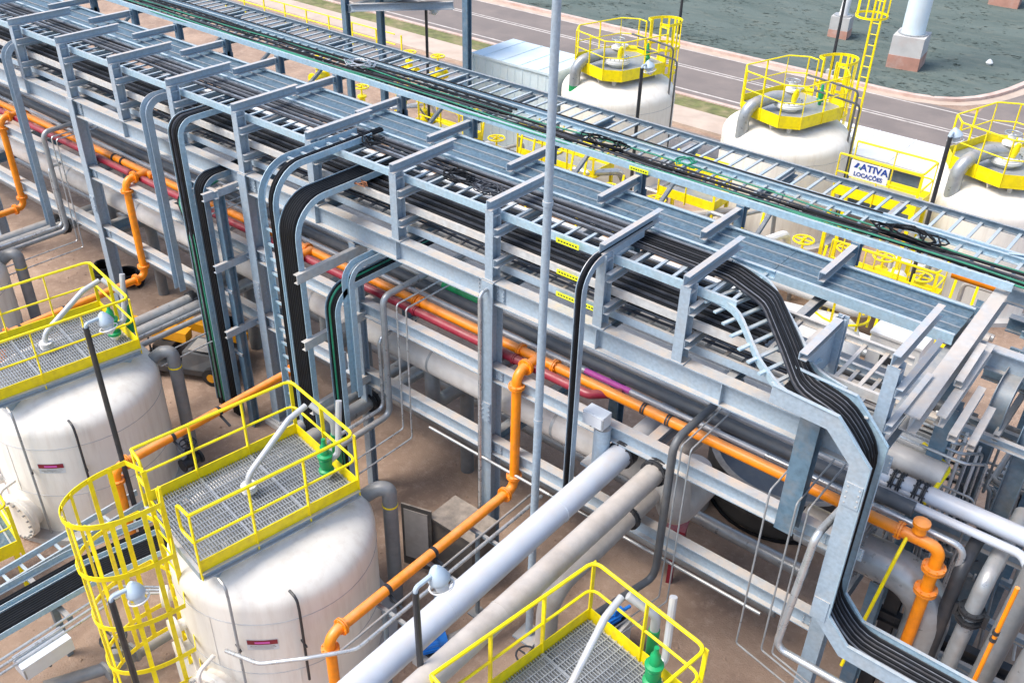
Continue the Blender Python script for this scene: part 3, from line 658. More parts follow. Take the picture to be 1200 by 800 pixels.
# caged ladder of the foreground tank
def caged_ladder(P, label, z0, z1, hoops, u0=-1.34, hw=0.5, depth=1.15, grp=None, zrail=None, nb=9):
    t = thing('caged_ladder', label, 'ladder', P(u0, 0, 0), grp)
    zrail = zrail or z1
    for v in (-0.23, 0.23): part('stile', MB().bar(P(u0 - 0.05, v, z0), P(u0 - 0.05, v, zrail), 0.03, 0.07, P(1, 0, 0) - P(0, 0, 0)), 'yellow', t)
    me = MB().tube([P(u0 - 0.05, -0.23, 0) - P(u0 - 0.05, 0, 0), P(u0 - 0.05, 0.23, 0) - P(u0 - 0.05, 0, 0)], 0.014, 6).mesh('rung', 'yellow')
    repeat('rung', me, t, [P(u0 - 0.05, 0, z0 + 0.2 + 0.28 * i) for i in range(int((zrail - z0 - 0.3) / 0.28))])
    def ring(k=24): 
        out = [(-0.23, 0.0)]
        for i in range(k + 1):
            a = R(0) + R(180) * i / k; out.append((-hw * math.cos(a), -0.12 - (depth - 0.12) * math.sin(a) ** 0.75))
        return out + [(0.23, 0.0)]
    rg = ring()
    for z in hoops:
        hp = part('hoop', MB().prof((0, 0, 0), (0, 0, 0.001), [(0, 0), (0, 0.001), (0.001, 0)]) if False else hoop_band([P(u0 - 0.05 + q[1], q[0], z) for q in rg], 0.085, 0.012), 'yellow', t)
    for i in range(nb):
        q = rg[2 + int(i * 22 / (nb - 1))]
        part('cage_bar', MB().bar(P(u0 - 0.05 + q[1] * 0.985, q[0] * 0.985, hoops[-1]), P(u0 - 0.05 + q[1] * 0.985, q[0] * 0.985, hoops[0] + 0.03), 0.07, 0.01, P(u0 - 0.5, 0, 0) - P(u0 - 0.05 + q[1], q[0], 0)), 'yellow', t)
    return t
def hoop_band(pts, h, t):
    mb = MB(); n = len(pts); c = sum(pts, V((0, 0, 0))) / n; vs = []
    for p in pts:
        d = (p - c); d.z = 0; d.normalize()
        vs += [p - V((0, 0, h / 2)), p + V((0, 0, h / 2)), p + d * t + V((0, 0, h / 2)), p + d * t - V((0, 0, h / 2))]
    fs = []
    for i in range(n - 1):
        for k in range(4): fs.append((4 * i + k, 4 * i + (k + 1) % 4, 4 * i + 4 + (k + 1) % 4, 4 * i + 4 + k))
    fs += [(0, 1, 2, 3), (4 * n - 4, 4 * n - 3, 4 * n - 2, 4 * n - 1)]
    return mb.add(vs, fs)
PT2 = rot2((12.4, -3.7), R(-8.5))
caged_ladder(PT2, 'yellow caged ladder climbing the foreground tank at lower left', 0.1, 2.95 + 1.15, [4.2, 3.25, 2.25, 1.3, 0.75], u0=-1.36, hw=0.56, depth=1.2, zrail=4.2)
PT1 = rot2((6.46, -3.7), R(-8.5))

# ================================================================== far row of tanks
def far_tank(cx, cy, label, cage=True):
    t = thing('storage_tank', label, 'tank', (cx, cy, 0), 'white tanks behind the rack'); r = 1.85; z0 = 3.72
    part('shell', MB().lathe((cx, cy, 0.12), (0, 0, 1), shell_profile(r, 2.7, 3.3), 56), 'tank_white', t)
    part('plinth', MB().lathe((cx, cy, 0), (0, 0, 1), [(r + 0.25, 0), (r + 0.25, 0.12)], 40), 'concrete', t)
    for z in (2.65, 1.4): part('weld_seam', MB().lathe((cx, cy, z), (0, 0, 1), [(r + 0.001, 0), (r + 0.008, 0.008), (r + 0.001, 0.016)], 56, False), 'seam', t)
    P = rot2((cx, cy), R(-16)); a, b = 1.30, 1.12; c = 0.42
    ring = [(-a, b - c), (-a, -b + c), (-a + c, -b), (a - c, -b), (a, -b + c), (a, b - c), (a - c, b), (-a + c, b)]
    fr = MB()
    for p, q in zip(ring, ring[1:] + ring[:1]): fr.chan(P(*p, z0 - 0.03), P(*q, z0 - 0.03), 0.05, 0.14, 0.01)
    part('deck_frame', fr, 'yellow', t)
    for u in (-0.85, 0.85):
        for v in (-0.75, 0.75):
            p = P(u, v, 2.7); part('deck_leg', MB().bar(p, (p.x, p.y, z0 - 0.05), 0.1, 0.1), 'tank_white', t)
    part('deck_plate', MB().plate([P(u * 0.97, v * 0.97, z0 - 0.04) for u, v in ring], (0, 0, 1), 0.03), 'grating', t)
    handrail(t, P, [(a, 0.35), (a, b - c), (a - c, b), (-a + c, b), (-a, b - c), (-a, -b + c), (-a + c, -b), (a - c, -b), (a, -b + c), (a, -0.35)], z0, 1.05, pw=0.05, r=0.022)
    # central nozzle, bolted cover, valve tower
    q = P(-0.25, 0.1, 3.3)
    nz = part('top_nozzle', MB().lathe(q, (0, 0, 1), [(0.26, 0), (0.26, 0.52), (0.42, 0.53), (0.42, 0.60), (0.40, 0.61), (0.40, 0.66), (0.12, 0.68), (0.12, 0.95), (0.2, 0.96), (0.2, 1.02), (0.1, 1.03), (0.1, 1.2)], 26), 'white_paint', t)
    for i in range(16):
        aa = 2 * math.pi * i / 16; new('bolt', bolt_me, nz, q + V((math.cos(aa) * 0.36, math.sin(aa) * 0.36, 0.66)) - wloc(nz))
    part('handwheel', MB().tube([q + V((math.cos(k) * 0.2, math.sin(k) * 0.2, 1.25)) for k in [2 * math.pi * i / 16 for i in range(16)]], 0.018, 6, closed=True).bar(q + V((-.2, 0, 1.25)), q + V((.2, 0, 1.25)), .02, .02).bar(q + V((0, 0, 1.0)), q + V((0, 0, 1.27)), .04, .04), 'steel_pipe', nz)
    part('actuator', MB().tube([q + V((0.1, 0.1, 0.98)), q + V((0.5, 0.35, 0.98))], 0.06, 10).lathe(q + V((.16, -.1, .7)), (0.2, -.1, 1), [(.07, 0), (.09, .2), (.05, .38)], 12), 'yellow', nz)
    part('branch', MB().lathe(q + V((0.12, 0.02, 0.68)), (0.25, 0.1, 1), [(0.06, 0), (0.06, 0.4), (0.1, 0.41), (0.1, 0.46)], 14), 'white_paint', nz)
    # large grey vapour line over the deck edge
    g = [q + V((-0.25, -0.2, 0.55)), q + V((-0.55, -0.55, 0.62)), P(-1.35, -0.55, 3.85), P(-1.62, -0.62, 3.3), P(-1.62, -0.62, 0.2)]
    vl = part('vapour_line', MB().tube([q + V((0, 0, 0.78)), q + V((-0.35, -0.3, 0.78)), P(-1.60, -0.3, 3.92), P(-1.60, -0.3, 0.3)], 0.175, 18, 0.45), 'steel_pipe', t)
    if cx < 6:
        e_ = P(-1.60, -0.3, 0); part('colour_band', MB().tube([(e_.x, e_.y, 2.5), (e_.x, e_.y, 3.2)], 0.182, 16), 'green', t)
    gv = P(0.85, 0.3, 3.3); rv = part('relief_valve', MB().lathe(gv, (0, 0, 1), [(0.05, 0), (0.05, 0.5), (0.1, 0.51), (0.1, 0.57), (0.075, 0.6), (0.09, 0.75), (0.05, 0.85), (0.03, 1.0)], 12), 'green', t)
    for k, dv in enumerate((0.0, 0.22)):
        s = P(0.5 + dv, 0.9, z0 + 0.9 - dv * 2); e = P(0.7 + dv, 1.62, z0 + 0.8 - dv * 2)
        part('conduit', MB().tube([P(0.2 + dv, 0.2, z0 + 0.95 - dv * 2), e, (e.x, e.y, 0.3)], 0.032, 8, 0.15), 'dark_pipe', t)
    sup = P(-1.0, 0.35, 2.9); part('deck_bracket', MB().plate([P(-1.25, 0.3, z0 - .1), P(-0.9, 0.3, z0 - .1), P(-0.9, 0.3, 2.9)], (0, 0, 1) if False else P(0, 1, 0) - P(0, 0, 0), 0.03), 'tank_white', t)
    return t, P
FT = []
for cx, lab in ((5.55, 'far white tank beside the pale blue container'), (11.5, 'far white tank in the middle behind the rack'), (17.45, 'far white tank cut off at the right picture edge')):
    t, P = far_tank(cx, 16.25, lab); FT.append(t)
    caged_ladder(rot2((cx, 16.25), R(-16 + 180)), {5.55: 'yellow caged ladder on the far tank beside the container', 11.5: 'yellow caged ladder on the far tank in the middle', 17.45: 'yellow caged ladder of the far tank at the right edge'}[cx], 0.1, 4.85, [4.8, 4.0, 3.2, 2.6], u0=-1.34, hw=0.5, depth=1.0, grp='caged ladders behind the rack')

# ================================================================== lamps on poles
def lamp(label, base, top, arm, r=0.035, head=0.15, grp='caged lamps on dark poles', m='black_steel'):
    b, tp = V(base), V(top)
    t = thing('pole_lamp', label, 'lamp', b, grp)
    part('pole', MB().tube([b, tp], r, 10), m, t)
    h = tp + V(arm)
    part('arm', MB().tube([tp + V((0, 0, -0.12)), tp + V((0, 0, 0.06)), h + V((0, 0, 0.06))], 0.03, 8, 0.05), 'lamp_grey', t)
    hd = part('lamp_head', MB().lathe(h + V((0, 0, 0.10)), (0.25, 0.1, -1), [(0.03, -0.04), (0.07, 0), (head * 0.75, 0.05), (head, 0.13), (head * 0.95, 0.16), (head * 0.7, 0.2)], 20), 'lamp_grey', t)
    part('lens', MB().lathe(h + V((0, 0, 0.10)) + V((0.25, 0.1, -1)).normalized() * 0.2, (0.25, 0.1, -1), [(head * 0.62, 0), (head * 0.6, 0.08), (head * 0.3, 0.13), (0.01, 0.15)], 16), 'lens', hd)
    ax = V((0.25, 0.1, -1)).normalized(); _, s, u = frame(ax); c = h + V((0, 0, 0.10)) + ax * 0.24
    g = MB().tube([c + s * math.cos(k) * head * 1.08 + u * math.sin(k) * head * 1.08 for k in [2 * math.pi * i / 20 for i in range(20)]], 0.01, 6, closed=True)
    for i in range(8):
        k = 2 * math.pi * i / 8; e = c + (s * math.cos(k) + u * math.sin(k)) * head * 1.08
        g.tube([e, c + ax * 0.12], 0.007, 5)
    part('guard', g, 'white_paint', hd)
    return t
lamp('caged lamp on a dark pole in front of the left tank', (9.2, -4.1, 0), (9.2, -4.13, 4.95), (0.0, 0.3, 0), 0.045, 0.13)
lamp('caged lamp on a slate pole in front of the thick white pipe', (17.02, -4.76, 2.6), (17.0, -4.78, 5.18), (0.02, 0.30, 0.02), 0.04, 0.13)
lamp('caged lamp seen through the yellow ladder cage', (13.0, -6.35, 0), (13.0, -6.35, 3.45), (0.05, 0.28, 0.0), 0.045, 0.13)
lamp('caged lamp beside the far tank near the container', (8.6, 12.6, 0.1), (8.6, 12.6, 5.05), (0.0, 0.3, 0), 0.05, 0.16)
lamp('caged lamp in front of the far tank at the right edge', (17.0, 12.2, 0.1), (16.95, 12.2, 5.4), (0.0, 0.25, 0), 0.05, 0.16)
lamp('caged lamp standing before the road near the top of the picture', (-0.4, 13.5, 0.1), (-0.4, 13.5, 4.85), (0.0, 0.3, 0), 0.05, 0.16)

# ================================================================== front piping between rack and tanks
def sweep(mb, path, sect, up=(0, 0, 1), ups=None):
    """sweep a closed 2-D section (side, up) along a 3-D path"""
    P = [V(p) for p in path]; n = len(sect); k = len(P); vs = []
    for i, p in enumerate(P):
        t = ((P[min(i + 1, k - 1)] - p).normalized() if i < k - 1 else V((0, 0, 0))) + ((p - P[i - 1]).normalized() if i else V((0, 0, 0)))
        d, s, u = frame(t, ups[i] if ups else up)
        vs += [p + s * a + u * b for a, b in sect]
    fs = [(i * n + j, i * n + (j + 1) % n, (i + 1) * n + (j + 1) % n, (i + 1) * n + j) for i in range(k - 1) for j in range(n)]
    fs += [tuple(range(n - 1, -1, -1)), tuple(range((k - 1) * n, k * n))]
    return mb.add(vs, fs)
def rect(w, h, ox=0, oy=0): return [(ox - w / 2, oy - h / 2), (ox + w / 2, oy - h / 2), (ox + w / 2, oy + h / 2), (ox - w / 2, oy + h / 2)]

pipe('white_pipe', 'thick glossy white pipe running from the rack to the bottom of the picture', [(16.58, 1.3, 3.85), (16.64, -14, 3.85)], 0.19, 'grey_white_pipe', 0, n=28,
     flanges=[((16.585, 0.05, 3.85), (0, 1, 0)), ((16.585, -0.04, 3.85), (0, 1, 0))], fr=1.2, fmat='black_steel', bands=[((16.6, y, 3.85), (16.6, y - 0.02, 3.85), 'grey_white_pipe', 1.012) for y in (-1.6, -3.9, -6.2)])
pipe('beige_pipe', 'thick beige insulated pipe beside the white one', [(17.22, 1.2, 3.88), (17.05, -14, 3.88)], 0.165, 'insulation', 0, n=26,
     flanges=[((17.2, 0.0, 3.88), (0, 1, 0)), ((17.2, -0.1, 3.88), (0, 1, 0))], fr=1.3, fmat='black_steel', bands=[((17.165, -3.52, 3.88), (17.165, -3.55, 3.88), 'insulation', 1.03), ((17.12, -6.5, 3.88), (17.12, -6.53, 3.88), 'insulation', 1.03)])
pipe('beige_pipe', 'shorter beige pipe under the long one that bends to the ground', [(17.0, 0.9, 3.06), (17.0, -2.3, 3.06), (17.0, -2.3, 0.1)], 0.155, 'insulation', 0.45, n=22,
     flanges=[((17.0, -0.35, 3.06), (0, 1, 0)), ((17.0, -2.3, 1.6), (0, 0, 1))], fr=1.35, fmat='black_steel')
# conduits that follow the orange branch to the foreground tank
pipe('conduit', 'pale conduit running beside the orange branch to the foreground tank', [(15.05, 0.1, 2.0), (15.02, -4.1, 2.0), (14.6, -4.65, 2.0), (14.1, -5.1, 1.9), (13.45, -5.2, 1.75)], 0.032, 'conduit', 0.3)
pipe('conduit', 'thin dark conduit under the orange branch pipe', [(14.86, 0.1, 1.96), (14.84, -4.3, 1.96)], 0.02, 'steel_pipe', 0)
for k, y in enumerate((-1.2, -2.2, -3.3)):
    single('pipe_stand', MB().tube([(14.75, y, 0), (14.75, y, 1.95)], 0.04, 8).bar((14.45, y, 1.93), (15.2, y, 1.93), 0.06, 0.05).box((14.75, y, 0.015), (0.25, 0.25, 0.03)), 'galv_dark',
           ['slim pipe stand nearest the rack under the orange branch', 'slim pipe stand midway under the orange branch', 'slim pipe stand nearest the tank under the orange branch'][k], 'pipe stand')
# paired low pipes into each tank, with conduits that climb the rack front
for x, w, yend in ((-0.65, 'leftmost', -3.0), (5.15, 'left tank', -2.4), (10.52, 'foreground tank', -2.4)):
    nm = {'leftmost': 'at the left picture edge', 'left tank': 'leading to the left tank above the orange truck', 'foreground tank': 'leading to the foreground tank beside the cable risers'}[w]
    pipe('grey_pipe', 'upper grey pipe of the low pair ' + nm, [(x, 2.4, 2.0), (x, yend, 2.0)], 0.13, 'steel_pipe', 0, flanges=[((x, 0.10, 2.0), (0, 1, 0)), ((x, 0.02, 2.0), (0, 1, 0))], fr=1.4, fmat='black_steel')
    pipe('grey_pipe', 'lower grey pipe of the low pair ' + nm, [(x + 0.42, 2.4, 2.02), (x + 0.42, yend, 2.02)], 0.145, 'steel_pipe', 0, flanges=[((x + 0.42, 0.10, 2.02), (0, 1, 0)), ((x + 0.42, 0.0, 2.02), (0, 1, 0))], fr=1.4, fmat='black_steel')
    xc = x + 1.28
    pipe('conduit', 'wide steel conduit climbing the rack front ' + nm, [(xc, 1.9, 4.80), (xc, -0.27, 4.80), (xc, -0.27, 2.32), (xc, yend, 2.32)], 0.058, 'steel_pipe', 0.16)
    pipe('conduit', 'slim steel conduit climbing the rack front ' + nm, [(xc - 0.16, 1.0, 3.9), (xc - 0.16, -0.27, 3.9), (xc - 0.16, -0.27, 2.4), (xc - 0.16, yend, 2.4)], 0.036, 'conduit', 0.14)
    for j in range(2):
        pipe('tube_line', ('first' if j == 0 else 'second') + ' thin tube dropping ' + nm, [(xc + 0.28 + 0.22 * j, 1.6, 4.75), (xc + 0.28 + 0.22 * j, -0.22, 4.75), (xc + 0.28 + 0.22 * j, -0.22, 2.1 - 0.1 * j), (xc + 0.28 + 0.22 * j, yend + 0.5, 2.1 - 0.1 * j)], 0.016, 'conduit', 0.06, n=8)
pipe('conduit', 'black conduit bending at the front of the rack near the white pipe', [(17.55, 1.6, 4.78), (17.55, -0.3, 4.78), (17.55, -0.3, 2.35), (17.52, -0.32, 2.1), (17.2, -1.5, 2.0), (17.15, -3.2, 2.0)], 0.06, 'dark_pipe', 0.2)
for k, (x, zb) in enumerate(((19.05, 1.95), (19.42, 2.1), (19.58, 2.15))):
    pipe('tube_line', ['leftmost', 'middle', 'rightmost'][k] + ' thin tube of the three hanging from the rack near the black cable riser', [(x, 1.5, 4.88), (x, -0.45, 4.88), (x, -0.45, zb), (x + 2.4, -0.75, zb - 0.25)], 0.014, 'steel_pipe', 0.05, n=8)
for k, x in enumerate((17.72, 17.86)):
    pipe('tube_line', ['left', 'right'][k] + ' thin tube of the pair hanging beside the black conduit', [(x, 1.5, 4.86), (x, -0.4, 4.86), (x, -0.4, 1.9), (x - 0.4, -2.2, 1.8)], 0.013, 'steel_pipe', 0.05, n=8)
pipe('conduit', 'bright steel conduit bending left of the black cable riser', [(20.0, 1.0, 5.0), (19.88, -0.95, 5.0), (19.76, -1.0, 2.95), (22.6, -1.1, 3.1)], 0.05, 'conduit', 0.14)
pipe('conduit', 'thin galvanised conduit clipped to the middle column', [(14.0, 1.2, 5.75), (14.0, -0.3, 5.75), (14.02, -0.3, 0.4)], 0.03, 'conduit', 0.12)
pipe('conduit', 'black conduit clipped to the middle column', [(13.88, -0.16, 5.6), (13.9, -0.2, 0.2)], 0.022, 'black_steel', 0)
for k, x in enumerate((15.3, 18.0)):
    pipe('conduit', ['conduit crossing low under the white pipe', 'conduit on the lower beam right of the beige pipe'][k], [(x - 2.6, -0.16, 2.42), (x + 1.2, -0.16, 2.42)], 0.026, 'steel_pipe', 0)

# tall mast
mast = thing('mast', 'tall pale blue round mast rising past the top of the picture', 'mast', (15.73, -1.0, 0))
part('pole', MB().tube([(15.73, -1.0, 0.05), (15.73, -1.0, 4.6), (15.73, -1.0, 9.0), (15.73, -1.0, 13.5)], 0.08, 18, radii=[0.064, 0.06, 0.055, 0.05]), 'galv', mast)
part('base_plate', MB().box((15.73, -1.0, 0.03), (0.4, 0.4, 0.04)), 'galv', mast)
for z in (4.6, 8.0): part('joint_ring', MB().tube([(15.73, -1, z), (15.73, -1, z + 0.06)], 0.069, 18), 'galv', mast)

# ------------------------------------------------------------------ cable risers in front of the rack
def arch(x, ytop, yf, zt, zb, rad, n=8, tail=None):
    P = [(x, ytop, zt), (x, yf, zt), (x, yf, zb)]
    if tail: P += [(x + q[0], q[1], zb) for q in tail]
    return fillet(P, rad, n)
def riser(label, x0, x1, ytop, yf, zt, zb, rad=0.5, ncab=0, cmat='cable_black', pitch=0.3, depth=0.11, cr=0.026, rail='tray', cx0=None, cx1=None, tail=None, rungs=True):
    t = thing('cable_riser', label, 'cable riser', ((x0 + x1) / 2, yf, zb))
    for x, s in ((x0, 1), (x1, -1)):
        P = arch(x, ytop, yf, zt, zb, rad, 8, tail)
        part('side_rail', sweep(MB(), P, [(-0.006, -depth / 2), (0.006, -depth / 2), (0.006, depth / 2), (-0.006, depth / 2)], ups=norms(P)), rail, t)
        part('rail_lip', sweep(MB(), P, rect(0.045, 0.008, s * 0.02, depth / 2), ups=norms(P)), rail, t)
    if rungs:
        me = MB().bar((-(x1 - x0) / 2 + 0.01, 0, 0), ((x1 - x0) / 2 - 0.01, 0, 0), 0.025, 0.05).mesh('rung', rail)
        repeat('rung', me, t, [((x0 + x1) / 2, yf + 0.02, zb + 0.2 + i * pitch) for i in range(int((zt - zb - rad - 0.2) / pitch))])
        me2 = MB().bar((-(x1 - x0) / 2 + 0.01, 0, 0), ((x1 - x0) / 2 - 0.01, 0, 0), 0.05, 0.025).mesh('rung', rail)
        repeat('rung', me2, t, [((x0 + x1) / 2, yf + rad + i * pitch, zt - 0.02) for i in range(int(max(0, ytop - yf - rad) / pitch) + 1)])
    if ncab:
        a = cx0 if cx0 is not None else x0 + 0.04; b = cx1 if cx1 is not None else x1 - 0.04
        lines = []
        for i in range(ncab):
            x = a + (b - a) * (i + 0.5) / ncab; j = (i % 2) * 0.02
            L = arch(x, ytop + 0.3, yf - 0.03 + j, zt + 0.03 - j, zb + 0.03 - j if tail else zb - 0.1, rad, 8, tail)
            lines.append(L)
        bundle('cable_bundle', 'cables in the ' + label, lines, cr, cmat, 7)
    return t
def norms(P):
    out = []
    for i in range(len(P)):
        t = (P[min(i + 1, len(P) - 1)] - P[max(i - 1, 0)]).normalized(); out.append(V((1, 0, 0)).cross(t))
    return out
TAIL = [(-0.1, -4.2), (-0.42, -5.6), (-0.5, -7.0), (-0.6, -12.5)]
riser('left ladder riser of the big pair arching out of the rack', 10.12, 10.50, 0.9, -1.25, 6.98, 1.5, 0.62, 4, 'cable_black', 0.28, cx0=10.38, cx1=10.47, cr=0.024, tail=TAIL)
riser('wide riser packed with black cables in the big pair', 10.56, 10.98, 0.9, -1.25, 6.55, 1.45, 0.6, 14, 'cable_black', 0.28, cr=0.03, tail=TAIL)
riser('small riser right of the big pair below the main beam', 11.16, 11.42, 1.2, -0.95, 5.0, 0.9, 0.4, 7, ['cable_black', 'cable_black', 'cable_green'], 0.3, cr=0.024)
riser('bare curved tray section above the small riser', 11.42, 11.60, 1.2, -0.75, 5.45, 2.9, 0.3, 0, rungs=False)
riser('left cable riser between the two front tanks with white braided edges', 6.70, 7.02, 0.9, -0.62, 6.75, 0.4, 0.3, 7, ['cable_black', 'cable_black', 'cable_grey'], 0.3, cr=0.027)
riser('second cable riser between the front tanks against the column', 7.22, 7.52, 0.9, -0.62, 5.75, 0.4, 0.3, 8, 'cable_black', 0.3, cr=0.025, rail='rack_blue')
rb0 = riser('galvanised channel riser near the left end of the rack', -0.22, -0.04, 1.0, -0.3, 6.62, 2.2, 0.3, 0, rail='galv', rungs=False, depth=0.14)
rb1 = riser('galvanised channel riser above the left tank pipes', 5.30, 5.50, 1.0, -0.3, 6.70, 2.5, 0.3, 0, rail='galv', rungs=False, depth=0.14)
riser('slim black riser right of the tall mast', 15.92, 16.03, 0.9, -0.5, 7.0, 2.55, 0.4, 2, 'cable_black', 0.3, cr=0.03, rail='galv')
# solid backs for the channel risers
for x0, x1, zt, zb in ((-0.215, -0.045, 6.62, 2.2), (5.305, 5.495, 6.70, 2.5)):
    P = arch((x0 + x1) / 2, 1.0, -0.27, zt - 0.03, zb, 0.28)
    part('back_sheet', sweep(MB(), P, rect(x1 - x0, 0.01), ups=norms(P)), 'galv', rb0 if x0 < 0 else rb1)
# curved braided cables sweeping into the left riser
bundle('cable_bundle', 'cables with green sheaths curving from the rack into the left riser', [fillet([(5.7 + 0.05 * i, 0.9, 4.9), (6.0 + 0.05 * i, -0.35, 4.9), (6.75 + 0.04 * i, -0.66, 4.6), (6.78 + 0.04 * i, -0.66, 0.5)], 0.5, 8) for i in range(6)], 0.024, ['cable_black', 'cable_green', 'cable_lgrey', 'cable_black'])
# support frames of the risers
fr = thing('tray_support', 'galvanised post with three channel arms holding the big cable risers', 'steel frame', (10.75, 0, 0))
part('post', H((10.95, -0.06, 0), (10.95, -0.06, 5.48), 0.15, 0.15, (0, 1, 0)), 'galv', fr)
for z in (5.42, 4.12, 2.75): part('arm', MB().chan((11.06, -1.42, z), (11.06, 0.12, z), 0.09, 0.17, 0.012, side=-1), 'galv_sand', fr)
fr = thing('tray_support', 'blue steel frame carrying the cable risers between the front tanks', 'steel frame', (7.4, -0.4, 0))
for x in (7.62,): part('post', H((x, -0.42, 0), (x, -0.42, 5.6), 0.16, 0.16, (0, 1, 0)), 'rack_blue', fr)
part('arm', MB().chan((6.6, -0.52, 5.62), (7.8, -0.52, 5.62), 0.08, 0.16, 0.012), 'galv', fr)
for z in (5.6, 4.1, 2.6): part('arm', MB().chan((7.72, -0.8, z), (7.72, 0.1, z), 0.08, 0.15, 0.012, side=-1), 'galv', fr)
for z in (3.4, 1.9): part('arm', MB().bar((6.6, -0.5, z), (7.7, -0.5, z), 0.05, 0.06), 'galv', fr)

# ------------------------------------------------------------------ heavy cable tray that drops at the right end of the rack
Y0, Y1 = -0.86, -0.36
pathXZ = [(18.95, 6.60), (19.72, 6.56), (20.12, 6.16), (20.14, 3.78), (20.55, 3.36), (24.5, 3.30)]
rt = thing('cable_riser', 'large angular cable tray turning down and along at the right foreground', 'cable riser', (20.1, -0.6, 3.3))
for y, w in ((Y0, 'galv'), (Y1, 'tray')):
    P3 = [V((a_, y, b_)) for a_, b_ in pathXZ]; nn = []
    for i in range(len(P3)):
        tt = (P3[min(i + 1, len(P3) - 1)] - P3[max(i - 1, 0)]).normalized(); nn.append(-V((0, 1, 0)).cross(tt) if V((0, 1, 0)).cross(tt).z < -1e-6 or V((0, 1, 0)).cross(tt).x < -1e-6 else V((0, 1, 0)).cross(tt))
    part('side_rail', sweep(MB(), P3, rect(0.014, 0.25), ups=nn), w, rt)
    s_ = 1 if y == Y0 else -1
    part('rail_lip', sweep(MB(), [q + n_ * 0.125 for q, n_ in zip(P3, nn)], rect(0.05, 0.008, 0.0, 0.0), ups=nn), 'tray', rt)
me = MB().bar((0, -0.24, 0), (0, 0.24, 0), 0.05, 0.025).mesh('rung', 'tray')
repeat('rung', me, rt, [(20.10, -0.61, 3.95 + 0.3 * i) for i in range(8)], (0, R(90), 0)); repeat('rung', me, rt, [(20.75 + 0.3 * i, -0.61, 3.24) for i in range(9)]); repeat('rung', me, rt, [(19.05 + 0.3 * i, -0.61, 6.5) for i in range(3)])
for z in (5.72, 3.84): part('splice_plate', MB().box((20.13, Y0 - 0.014, z), (0.2, 0.012, 0.34)), 'galv', rt)
for p in [(20.06 + 0.14 * (i % 2), Y0 - 0.022, 5.60 + 0.08 * (i // 2)) for i in range(8)]: part('bolt', MB().box(p, (0.018, 0.012, 0.018)), 'galv_sand', rt)
lines = []
for i in range(13):
    o = (i - 6) * 0.036; q = 0.016 * (i % 2)
    L = fillet([(15.9, 0.92 + o * 0.9, 6.90 + q), (17.5, 0.86 + o, 6.92 + q), (18.15, 0.62 + o, 6.88 + q), (18.75, -0.02 + o, 6.76 + q), (19.2, -0.52 + o, 6.66 + q), (19.75, -0.61 + o, 6.60 + q), (20.15 + q, -0.61 + o, 6.17), (20.16 + q, -0.61 + o, 3.82), (20.6, -0.61 + o, 3.38 + q), (24.4, -0.61 + o, 3.32 + q)], 0.55, 7)
    lines.append(L)
bundle('cable_bundle', 'thick dark cables sweeping from the top tray into the right foreground riser', lines, [0.021, 0.018, 0.023], ['cable_grey', 'cable_black', 'cable_lgrey', 'cable_black'], 8)
bundle('cable_bundle', 'black cables lying under the grey ones in the right foreground riser', [fillet([(19.0, -0.8 + 0.05 * i, 6.58), (19.7, -0.8 + 0.05 * i, 6.56), (20.08, -0.8 + 0.05 * i, 6.12), (20.1, -0.8 + 0.05 * i, 3.78), (20.53, -0.8 + 0.05 * i, 3.30), (24.4, -0.8 + 0.05 * i, 3.25)], 0.2, 4) for i in range(9)], 0.027, 'cable_black', 7)
# the S-curved ladder that carries them down
sl = thing('ladder_tray', 'S-curved ladder section dipping toward the right foreground riser', 'cable tray', (18.3, 0.0, 6.6))
for o, nm in ((-0.42, 'near'), (0.36, 'far')):
    P = fillet([(17.0, 0.66 + o, 6.86), (17.9, 0.60 + o, 6.84), (18.55, 0.02 + o, 6.62), (19.0, -0.28 + o, 6.55), (19.5, -0.33 + o, 6.54)] if o < 0 else [(17.0, 0.88 + o, 6.86), (17.9, 0.72 + o, 6.84), (18.7, -0.02 + o, 6.70), (19.15, -0.50 + o, 6.60), (19.6, -0.62 + o, 6.60)], 0.7, 8)
    part('side_rail', sweep(MB(), P, rect(0.035, 0.11)), 'tray', sl)
for i in range(9):
    x = 17.35 + i * 0.2; f = i / 8; y = 0.55 - 0.85 * (f * f * (3 - 2 * f)); z = 6.80 - 0.22 * f
    part('rung', MB().bar((x - 0.08, y - 0.36, z), (x + 0.14, y + 0.5, z), 0.05, 0.025), 'tray', sl)
# posts and brackets around it
pf = thing('tray_support', 'broad slate steel post standing on the middle beam under the right cable tray', 'steel post', (19.3, -0.2, 4.3))
part('post', H((19.28, -0.2, 4.2), (19.30, -0.2, 6.36), 0.26, 0.22, (0, 1, 0)), 'rack_blue', pf)
part('cap', MB().chan((18.9, -0.3, 6.46), (19.95, -0.3, 6.46), 0.1, 0.1, 0.012), 'galv', pf)
bk = thing('tray_bracket', 'pale blue triangular bracket over the sweeping cables', 'bracket', (19.05, 0.3, 5.9))
part('head', MB().chan((19.02, -0.42, 6.98), (19.02, 0.62, 6.98), 0.10, 0.10, 0.012), 'galv', bk)
part('web', MB().plate([(19.05, -0.38, 6.9), (19.05, 0.6, 6.9), (19.05, 0.6, 6.3), (19.05, 0.42, 6.3)], (1, 0, 0), 0.014), 'galv', bk)
part('post', H((19.08, 0.66, 5.89), (19.08, 0.66, 6.98), 0.14, 0.12, (0, 1, 0)), 'galv', bk)

